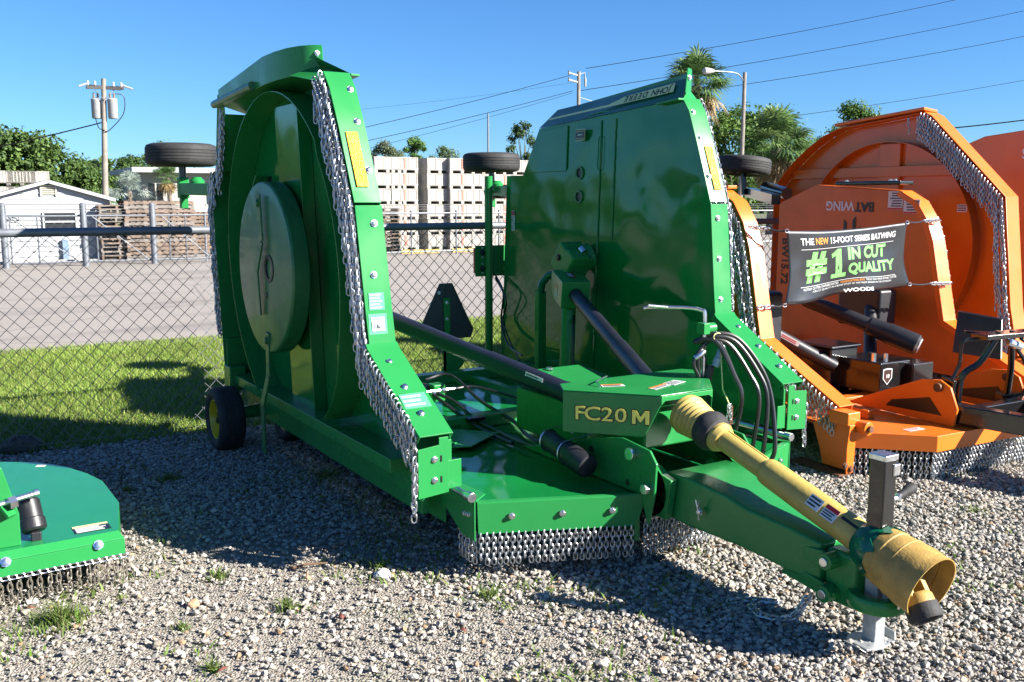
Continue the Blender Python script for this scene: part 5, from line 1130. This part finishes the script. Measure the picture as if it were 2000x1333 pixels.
for x in (-.3, -.05, .6, .88): MB().lathe([(.03, 0), (.05, .04), (.03, .08), (.05, .12), (.03, .16)], (x, -.12, top-.28), (0, 0, 1), 8).obj('insulator', mat('porcelain', (.55, .55, .55), .3), UP)
for x in (-.75, .85): MB().tube([(x*.7+.27, -.1, top-.2), (x*1.2+.27, -.15, top-.35)], .04, 6).obj('cutout_fuse', TRF, UP)
for x, y in ((-.02, .15), (.53, -.1)):
    tz = at(200, 232, PY).z
    tr = MB().lathe([(.16, 0), (.18, .03), (.18, .66), (.19, .68), (.19, .72), (.13, .77), (.001, .79)], (x, y, tz), (0, 0, 1), 20, close=False).obj('transformer', TRF, UP)
    for k in (-.1, .1): MB().lathe([(.03, 0), (.045, .05), (.03, .1), (.045, .15), (.02, .2)], (x+k*.7, y, tz+.77), (0, 0, 1), 8).obj('bushing', mat('brown porcelain', (.2, .15, .13), .4), tr)
MB().tube(spline([(.62, -.1, tz+.95), (.95, -.1, tz+.85), (.9, -.1, tz+.2), (.4, -.12, tz-.4), (.2, -.15, tz-.5)]), .018, 5).tube(spline([(-.08, .1, tz), (0, -.05, tz-.35), (.2, -.12, tz-.45)]), .018, 5).obj('drop_wire', BLACKP, UP)
def pole2(name, px_, ytop, Y, r, label):
    b = at(px_, 390, Y); t = at(px_, ytop, Y).z; e = empty(name, (b.x, Y, 0), 0, label, 'utility pole'); MB().tube([(0, 0, 0), (0, 0, t)], [r*1.3, r], 10).obj('pole', WOODP if r > .06 else GALV, e); return e, t
e, t = pole2('utility_pole', 1128, 140, 62, .13, 'pale utility pole with side insulators rising behind the right green wing')
for z in (t-.25, t-.75, t-3.2, t-3.9): MB().beam((-.9, 0, z+.1), (-.05, 0, z-.05), .12, .12).lathe([(.05, 0), (.09, .1), (.05, .2), (.09, .3)], (-.9, 0, z-.05), (0, 0, 1), 8).obj('insulator', mat('grey porcelain', (.3, .3, .3), .4), e)
MB().tube([(0, 0, t-.2), (.55, 0, t-.05), (.6, 0, t-.9)], .05, 6).lathe([(.08, 0), (.1, .5), (.06, .7)], (.6, 0, t-1.1), (0, 0, 1), 8).obj('cutout_fuse', TRF, e)
MB().tube([(0, 0, t-1.9), (1.6, 0, t-2.2)], .025, 5).obj('stay_rod', TRF, e)
e, t = pole2('lamp_post', 1446, 141, 33, .085, 'grey wooden street lamp post with a curved arm left of the orange cutters'); e['category'] = 'street lamp'
a1_ = at(1395, 139, 33)-V(at(1446, 390, 33).x, 33, 0); a2_ = at(1362, 143, 33)-V(at(1446, 390, 33).x, 33, 0)
MB().tube(spline([(0, 0, t-.45), (-.5, 0, t-.08), (a1_.x, 0, a1_.z)]), .028, 8).obj('lamp_arm', GALV, e)
MB().lathe([(.04, 0), (.09, .12), (.15, .45), (.13, .6), (.03, .66)], (a1_.x+.02, 0, a1_.z), (-1, 0, -.06), 14).obj('lamp_head', mat('lamp housing', (.45, .45, .44), .5), e)
e, t = pole2('post', 954, 222, 48, .05, 'thin bare metal post above the wing wheel, behind the white bins'); e['category'] = 'post'
LINE = mat('power cable', (.012, .012, .014), 1, spec=0)
lines = [((1145, 134), (1920, -12), 62, .016, 'highest power line rising from the pale utility pole to the top edge'), ((1130, 178), (2080, 4), 62, .016, 'second power line from the top, passing the palm crown to the right edge'), ((1240, 196), (2080, 55), 62, .016, 'third power line from the top at the right'), ((1460, 238), (2080, 142), 62, .014, 'lowest thin power line above the pine beside the orange cutters'),
         ((700, 252), (1115, 147), 62, .013, 'upper power line between the two green wings'), ((705, 278), (1118, 178), 62, .013, 'second power line between the two green wings'), ((720, 290), (1118, 182), 66, .009, 'lowest faint power line between the two green wings'), ((1720, 262), (2080, 224), 50, .035, 'thick black cable behind the right orange wing'), ((-60, 300), (198, 240), 40, .016, 'cable drooping left from the transformer pole'), ((1130, 160), (705, 214), 75, .006, 'hair-thin wire high between the two green wings')]
for (p0, p1, Y, r, lab) in lines:
    a, b = at(*p0, Y), at(*p1, Y); n = 24; sag = (b-a).length*.006
    o = MB().tube([a.lerp(b, k/n)+V(0, 0, -sag*4*(k/n)*(1-k/n)) for k in range(n+1)], r*1.5, 5).obj('power_line', LINE); tag(o, lab, 'power line', 'overhead lines')
# ================================================================== trees
def leafmesh(name, C, N, size, cols, m, parent, aspect=1.6):
    n = len(C); a = RNG.normal(size=(n, 3)); a /= np.linalg.norm(a, axis=1)[:, None]
    nn = N+RNG.normal(size=(n, 3))*.7; b = np.cross(nn, a); b /= np.linalg.norm(b, axis=1)[:, None]+1e-9; a = np.cross(b, nn); a /= np.linalg.norm(a, axis=1)[:, None]+1e-9
    s = size[:, None]; vv = np.stack([C-a*s*aspect/2, C+b*s/2, C+a*s*aspect/2, C-b*s/2], 1)
    me = bpy.data.meshes.new(name); me.vertices.add(n*4); me.vertices.foreach_set('co', vv.reshape(-1))
    me.loops.add(n*4); me.loops.foreach_set('vertex_index', np.arange(n*4, dtype=np.int32)); me.polygons.add(n); me.polygons.foreach_set('loop_start', np.arange(n, dtype=np.int32)*4)
    me.update(); me.validate(); at_ = me.color_attributes.new('tone', 'FLOAT_COLOR', 'POINT')
    at_.data.foreach_set('color', np.concatenate([np.repeat(cols, 4, 0), np.ones((n*4, 1))], 1).astype(np.float32).reshape(-1))
    return link(name, me, parent, m)
LEAF = tonemat('tree leaf', .6, .3)
BARK = mat('bark', (.12, .09, .07), .9, 0, 0, var=.3, vscale=6)
def tree(px_, ytop, hwpx, ybot, Y, label, name='broadleaf_tree', base=((.075, .13, .03), (.10, .165, .035), (.055, .10, .028)), n=5200, lobes=18, leaf=.115, gap=.55, group='trees across the road', flat=1.0):
    p = at(px_, 390, Y); dep = (p-V(0, 0, CAM_H)).length; k = dep/F_PX
    zt = at(px_, ytop, Y).z; zb = max(.5, at(px_, ybot, Y).z); hw = hwpx*k
    r = empty(name, (p.x, Y, 0), 0, label, 'tree', group)
    n = int(n*2.4); h = zt-zb; cz = (zt+zb)/2
    L = []
    for i in range(lobes):
        t = (i+.5)/lobes; an = i*2.4+random.random(); zz = zb+h*(.12+.76*random.random())
        f = math.sin(math.pi*min(1, max(0, (zz-zb)/h*.85+.12)))**.6
        rr = hw*random.uniform(.15, .72)*f
        L.append((rr*math.cos(an), rr*math.sin(an)*.9, zz, random.uniform(.22, .36)*min(hw, h*.8)))
    L.append((random.uniform(-.15, .15)*hw, 0, zt-.2*h, .22*h)); L.append((-.72*hw, 0, cz-.05*h, .26*hw)); L.append((.72*hw, 0, cz+.02*h, .26*hw))
    L = np.array(L); pick = RNG.integers(0, len(L), n); d = RNG.normal(size=(n, 3)); d /= np.linalg.norm(d, axis=1)[:, None]
    rad = L[pick, 3]*(RNG.uniform(0, 1, n)**.33)*(1+.25*RNG.normal(size=n).clip(-1, 1.4)); C = L[pick, :3]+d*rad[:, None]*np.array([1, 1, .8*flat])
    keep = np.array([mnoise.noise(Vector(c)*(2.2/max(.6, hw*.35))) for c in C]) > -.12*gap*2; C = C[keep]; d = d[keep]; n = len(C)
    cols = gcols(n, base, .2)*.95
    leafmesh('crown', C, d+np.array([0, 0, .5]), RNG.uniform(.6, 1.4, n)*leaf*max(.8, hw*.35), cols, LEAF, r)
    tk = MB().tube(spline([(0, 0, 0), (random.uniform(-.1, .1), 0, zb*.6), (random.uniform(-.2, .2), 0, cz)], 5), [max(.12, hw*.07)*(1-.6*i/10) for i in range(11)], 8)
    for i in range(min(8, lobes)): tk.tube(spline([(0, 0, zb*.75+.05*i), (L[i, 0]*.5, L[i, 1]*.5, (zb+L[i, 2])*.5), tuple(L[i, :3])], 4), [.06*hw*.35*(1-.8*j/8)+.01 for j in range(9)], 5)
    tk.obj('trunk', BARK, r)
    return r
tree(45, 257, 105, 392, 56, 'big dense oak at the left edge behind the white shed', n=15000, lobes=34)
tree(168, 312, 58, 392, 58, 'rounded oak next to the transformer pole, left side', n=5200)
tree(262, 306, 52, 392, 64, 'dark tree right of the transformer pole', n=4600, base=((.05, .095, .025), (.07, .125, .03)))
tree(318, 270, 36, 340, 66, 'sparse treetop above the left wing wheel', n=1500, gap=.2, lobes=9)
tree(390, 330, 60, 400, 70, 'low tree between the building and the left wing', n=3000)
tree(560, 300, 90, 400, 72, 'tree mass mostly hidden behind the left green wing', n=3000)
tree(756, 274, 38, 330, 78, 'grey-green treetop right beside the left green wing', n=3200, base=((.11, .14, .075), (.14, .175, .09)))
tree(812, 264, 26, 318, 74, 'bright green pine top above the white bins', 'pine_tree', n=2400, base=((.08, .17, .045), (.11, .21, .055)))
tree(868, 284, 34, 330, 78, 'wispy treetop just left of the second wing wheel', n=1900, gap=.2, base=((.10, .15, .065), (.13, .19, .08)))
tree(1022, 232, 38, 340, 62, 'dark irregular tree at the sloping corner of the right green wing', n=2600, gap=.2, lobes=10, base=((.045, .08, .028), (.065, .115, .04)))
PINE = ((.085, .16, .025), (.12, .20, .035), (.06, .12, .022))
tree(1440, 194, 108, 420, 50, 'tall loose pine right of the tall palm', 'pine_tree', n=7000, lobes=22, base=PINE, gap=.5)
tree(1525, 202, 75, 400, 54, 'pine behind the shorter palm', 'pine_tree', n=4200, base=PINE, gap=.5)
tree(1668, 192, 70, 315, 54, 'round-topped pine standing alone above the orange wing', 'pine_tree', n=5200, base=PINE, gap=.5)
tree(1592, 258, 44, 380, 60, 'dark low tree between the palm and the lone pine', n=2600, base=((.02, .05, .02), (.03, .065, .025)))
tree(1800, 232, 60, 330, 56, 'treetop peeping over the right end of the orange wing', 'pine_tree', n=2600, base=PINE, gap=.25)
for px_, yt, hw_, Y, lab in ((-700, 210, 190, 34, 'unseen oak added for reflections well beyond the left edge of the picture'), (-1250, 180, 260, 30, 'unseen wide oak added for reflections far out past the left edge of the picture'), (-330, 250, 150, 44, 'unseen oak added for reflections just past the left edge of the picture')): tree(px_, yt, hw_, 392, Y, lab, n=5200, lobes=20)  # unseen oaks added to darken the reflections in the right green wing
# ------------------------------------------------------------------ palms
PGRN = ((.08, .15, .045), (.11, .19, .055), (.14, .21, .07)); PBRN = ((.28, .19, .09), (.22, .15, .08), (.33, .25, .13)); PSIL = ((.24, .29, .25), (.30, .35, .31))
TRK = mat('palm trunk', (.17, .14, .11), .9, 0, 0, var=.35, vscale=9, bump=.5, bscale=14)
def palm(px_, yc, hwpx, Y, label, cols=PGRN, dead=0, ng=46, hang_=.0, name='fan_palm'):
    p = at(px_, yc, Y); k = (p-V(0, 0, CAM_H)).length/F_PX; R = hwpx*k
    r = empty(name, (p.x, Y, 0), 0, label, 'palm', 'palms across the road')
    tk = MB().tube([(0, 0, 0), (.05, 0, p.z*.5), (0, 0, p.z)], [R*.16, R*.13, R*.11], 10).obj('trunk', TRK, r)
    def fronds(n, cset, e0, e1, nm, rl):
        vs = []; fs = []; cc = []
        for i in range(n):
            az = i*2.399+random.uniform(-.3, .3); el = math.radians(random.uniform(e0, e1)); ln = R*random.uniform(.34, .52)*rl
            d = V(math.cos(az)*math.cos(el), math.sin(az)*math.cos(el), math.sin(el)); c0 = V(0, 0, p.z); tip = c0+d*ln
            sd_ = d.cross(V(0, 0, 1)).normalized() if abs(d.z) < .98 else V(1, 0, 0); upn = sd_.cross(d)
            col = np.array(random.choice(cset))*random.uniform(.75, 1.25)
            w = ln*.025; b = len(vs); vs += [c0-sd_*w, c0+sd_*w, tip+sd_*w*.6, tip-sd_*w*.6]; fs.append((b, b+1, b+2, b+3)); cc += [col]*4
            nb = 17
            for j in range(nb):
                t = (j/(nb-1)-.5)*math.radians(200); L = ln*random.uniform(.95, 1.2)*(1-.25*abs(t)/1.8)
                dd = (d*math.cos(t)+sd_*math.sin(t)+upn*random.uniform(-.12, .12)).normalized(); q = tip+dd*L*.55; e = tip+dd*L+V(0, 0, -L*.28)
                ww = ln*.04; s2 = dd.cross(upn).normalized()*ww
                b = len(vs); vs += [tip, q+s2, e, q-s2]; fs.append((b, b+1, b+2, b+3)); cc += [col*random.uniform(.85, 1.15)]*4
        me = bpy.data.meshes.new(nm); me.from_pydata([tuple(v) for v in vs], [], fs); a = me.color_attributes.new('tone', 'FLOAT_COLOR', 'POINT')
        a.data.foreach_set('color', np.concatenate([np.array(cc), np.ones((len(cc), 1))], 1).astype(np.float32).reshape(-1)); return link(nm, me, r, LEAF)
    fronds(ng, cols, -35, 88, 'crown', 1.0)
    if dead: fronds(dead, PBRN, -85, -35, 'dead_fronds', .95)
    return r
palm(1360, 168, 84, 38, 'tall cabbage palm behind the tip of the right green wing', dead=26, ng=80)
palm(1516, 290, 92, 36, 'shorter palm with a shaggy brown skirt above the black tyre', dead=40, ng=80)
palm(328, 348, 36, 43, 'small brown-skirted palm in front of the pale building', dead=20, ng=30)
palm(252, 374, 44, 42, 'silvery fan palm behind the pallet stacks', PSIL, ng=36)
palm(212, 392, 30, 41, 'low silvery palm at the foot of the transformer pole', PSIL, ng=22)
# ================================================================== weeds, rocks and litter on the gravel
def gp(x, y):
    d = (x-1000)*_rt-(y-666.5)*_up+F_PX*_fw; t = CAM_H/-d.z; return V(d.x*t, d.y*t, 0)
WEEDC = [(.10, .17, .03), (.13, .20, .045), (.16, .22, .06), (.19, .20, .08)]
def clump(x, y, r, n, h, label=None, cols=WEEDC, lean=1.6, wid=.006):
    c = gp(x, y); rr = np.abs(RNG.normal(0, r*.5, n)); th = RNG.uniform(0, 2*np.pi, n)
    P = np.stack([rr*np.cos(th), rr*np.sin(th), np.zeros(n)], 1)
    hh = RNG.uniform(.4, 1, n)*h*(1-.5*np.minimum(1, rr/r)); ww = RNG.uniform(.6, 1.4, n)*wid
    o = blades('weed_tuft', P, hh, ww, gcols(n, cols, .2), None, None, LEAFT, lean, root=True); o.location = c
    return tag(o, label, 'weed', 'weeds growing through the gravel')
for x, y, r, n, h, lab in ((118, 1218, .16, 320, .11, 'largest grassy weed tuft on the gravel, below the small cutter'), (560, 1190, .09, 130, .06, 'round weed patch left of the front chains in the foreground'), (425, 1128, .08, 120, .05, 'pale weed patch just outside the shadow of the left wing'),
                       (745, 1112, .05, 60, .07, 'leafy weed beside a white stone at the shadow edge'), (358, 1228, .05, 60, .045, 'small weed patch right of the largest tuft'), (412, 1310, .05, 60, .06, 'small tuft next to a brown leaf at the bottom edge'), (955, 1165, .13, 160, .045, 'wide low weed patch in front of the chains'),
                       (330, 940, .14, 240, .07, 'shaded weed patch behind the small cutter'), (640, 935, .14, 200, .07, 'shaded weed patch under the left wing'), (250, 962, .07, 100, .06, 'weeds at the shadow edge right of the small cutter'), (1545, 1115, .05, 60, .04, 'weed beside the loose safety chain'), (1900, 1000, .14, 160, .04, 'weed patch in the gravel right of the jack handle'),
                       (40, 868, .12, 120, .14, 'tall dry grass beside the dark rock at the fence'), (330, 838, .16, 200, .13, 'long grass at the foot of the fence near the wheel')):
    clump(x, y, r, n, h, lab)
n = 30000
P = np.stack([RNG.uniform(-.3, 9, n), RNG.uniform(2.2, 7.4, n), np.zeros(n)], 1); P = P[in_view(P)]
f = np.array([mnoise.noise(Vector((p[0]*1.3, p[1]*1.3, 5)))+.5*mnoise.noise(Vector((p[0]*6, p[1]*6, 2))) for p in P]); P = P[f > .2]; n = len(P)
blades('ground_weeds', P, RNG.uniform(.012, .045, n), RNG.uniform(.006, .014, n), gcols(n, WEEDC, .2), 'tiny weeds scattered through the gravel', 'weeds', LEAFT, 1.8)
def rock(x, y, s_, m, label, sq=.6, name='rock'):
    c = gp(x, y); bm = bmesh.new(); bmesh.ops.create_icosphere(bm, subdivisions=3, radius=1)
    for v in bm.verts:
        k = 1+.32*mnoise.noise(v.co*1.3+V(x, y, 0))+.14*mnoise.noise(v.co*3.7+V(y, x, 0)); v.co = V(v.co.x*k*s_[0], v.co.y*k*s_[1], v.co.z*k*s_[2])
    me = bpy.data.meshes.new(name); bm.to_mesh(me); bm.free(); o = link(name, me, None, m); o.location = c+V(0, 0, s_[2]*.5); return tag(o, label, 'rock' if name == 'rock' else name)
RK = mat('dark rock', (.10, .085, .07), .9, 0, 0, var=.45, vscale=16, bump=.7, bscale=40)
rock(37, 884, (.14, .09, .08), RK, 'dark rough rock lying at the foot of the fence')
rock(378, 1184, (.028, .022, .02), mat('tan stone', (.48, .30, .17), .8, 0, 0, var=.2, vscale=60), 'tan stone standing out on the trodden gravel')
rock(748, 1129, (.042, .034, .028), mat('white stone', (.68, .66, .62), .8, 0, 0, var=.1, vscale=60), 'large white stone at the edge of the wing shadow')
rock(1178, 1300, (.03, .025, .02), mat('beige stone', (.52, .46, .38), .8, 0, 0, var=.15, vscale=60), 'large beige stone in the foreground gravel')
c = gp(600, 1112); o = MB().tube([(-.07, .0, .02), (0, .005, .024), (.1, -.015, .018)], [.006, .007, .004], 6).obj('stick', mat('brown twig', (.16, .09, .05), .85, 0, 0, var=.3)); o.location = c; tag(o, 'short brown stick lying on the gravel in the foreground', 'stick')
LB = mat('dry leaf', (.17, .05, .03), .7, 0, 0, var=.3, vscale=30)
for x, y, lab in ((433, 1318, 'dark red-brown fallen leaf at the bottom edge'), (668, 1212, 'dark fallen leaf on the gravel, centre foreground'), (60, 1196, 'reddish fallen leaf beside the largest weed tuft'), (905, 1238, 'curled dark leaf in the foreground before the chains')):
    b = MB(); b.add([(-.035, 0, .02), (-.01, .018, .028), (.035, .004, .022), (0, -.014, .016), (0, 0, .03)], [(0, 4, 1), (1, 4, 2), (2, 4, 3), (3, 4, 0)]); o = b.obj('leaf', LB); o.location = gp(x, y); o.rotation_euler = (0, 0, x*1.3); sd_ = o.modifiers.new('t', 'SOLIDIFY'); sd_.thickness = .001
    tag(o, lab, 'leaf', 'fallen leaves')
# ------------------------------------------------------------------ far belt of woods closing the horizon
n = 26000; x = RNG.uniform(-110, 170, n); hb = 3.6+1.1*np.sin(x*.21)+.8*np.sin(x*.53+1)+.5*np.sin(x*1.3)
z = hb*RNG.uniform(0, 1, n)**.6; C = np.stack([x, 92+RNG.uniform(-3, 5, n), z], 1)
wd = leafmesh('far_woods', C, np.tile(np.array([[0, -.6, .6]]), (n, 1)), RNG.uniform(.35, .9, n), gcols(n, [(.06, .10, .03), (.08, .13, .035), (.045, .08, .028)], .2), LEAF, None)
tag(wd, 'low dark belt of distant woods along the horizon', 'woods', kind='stuff')
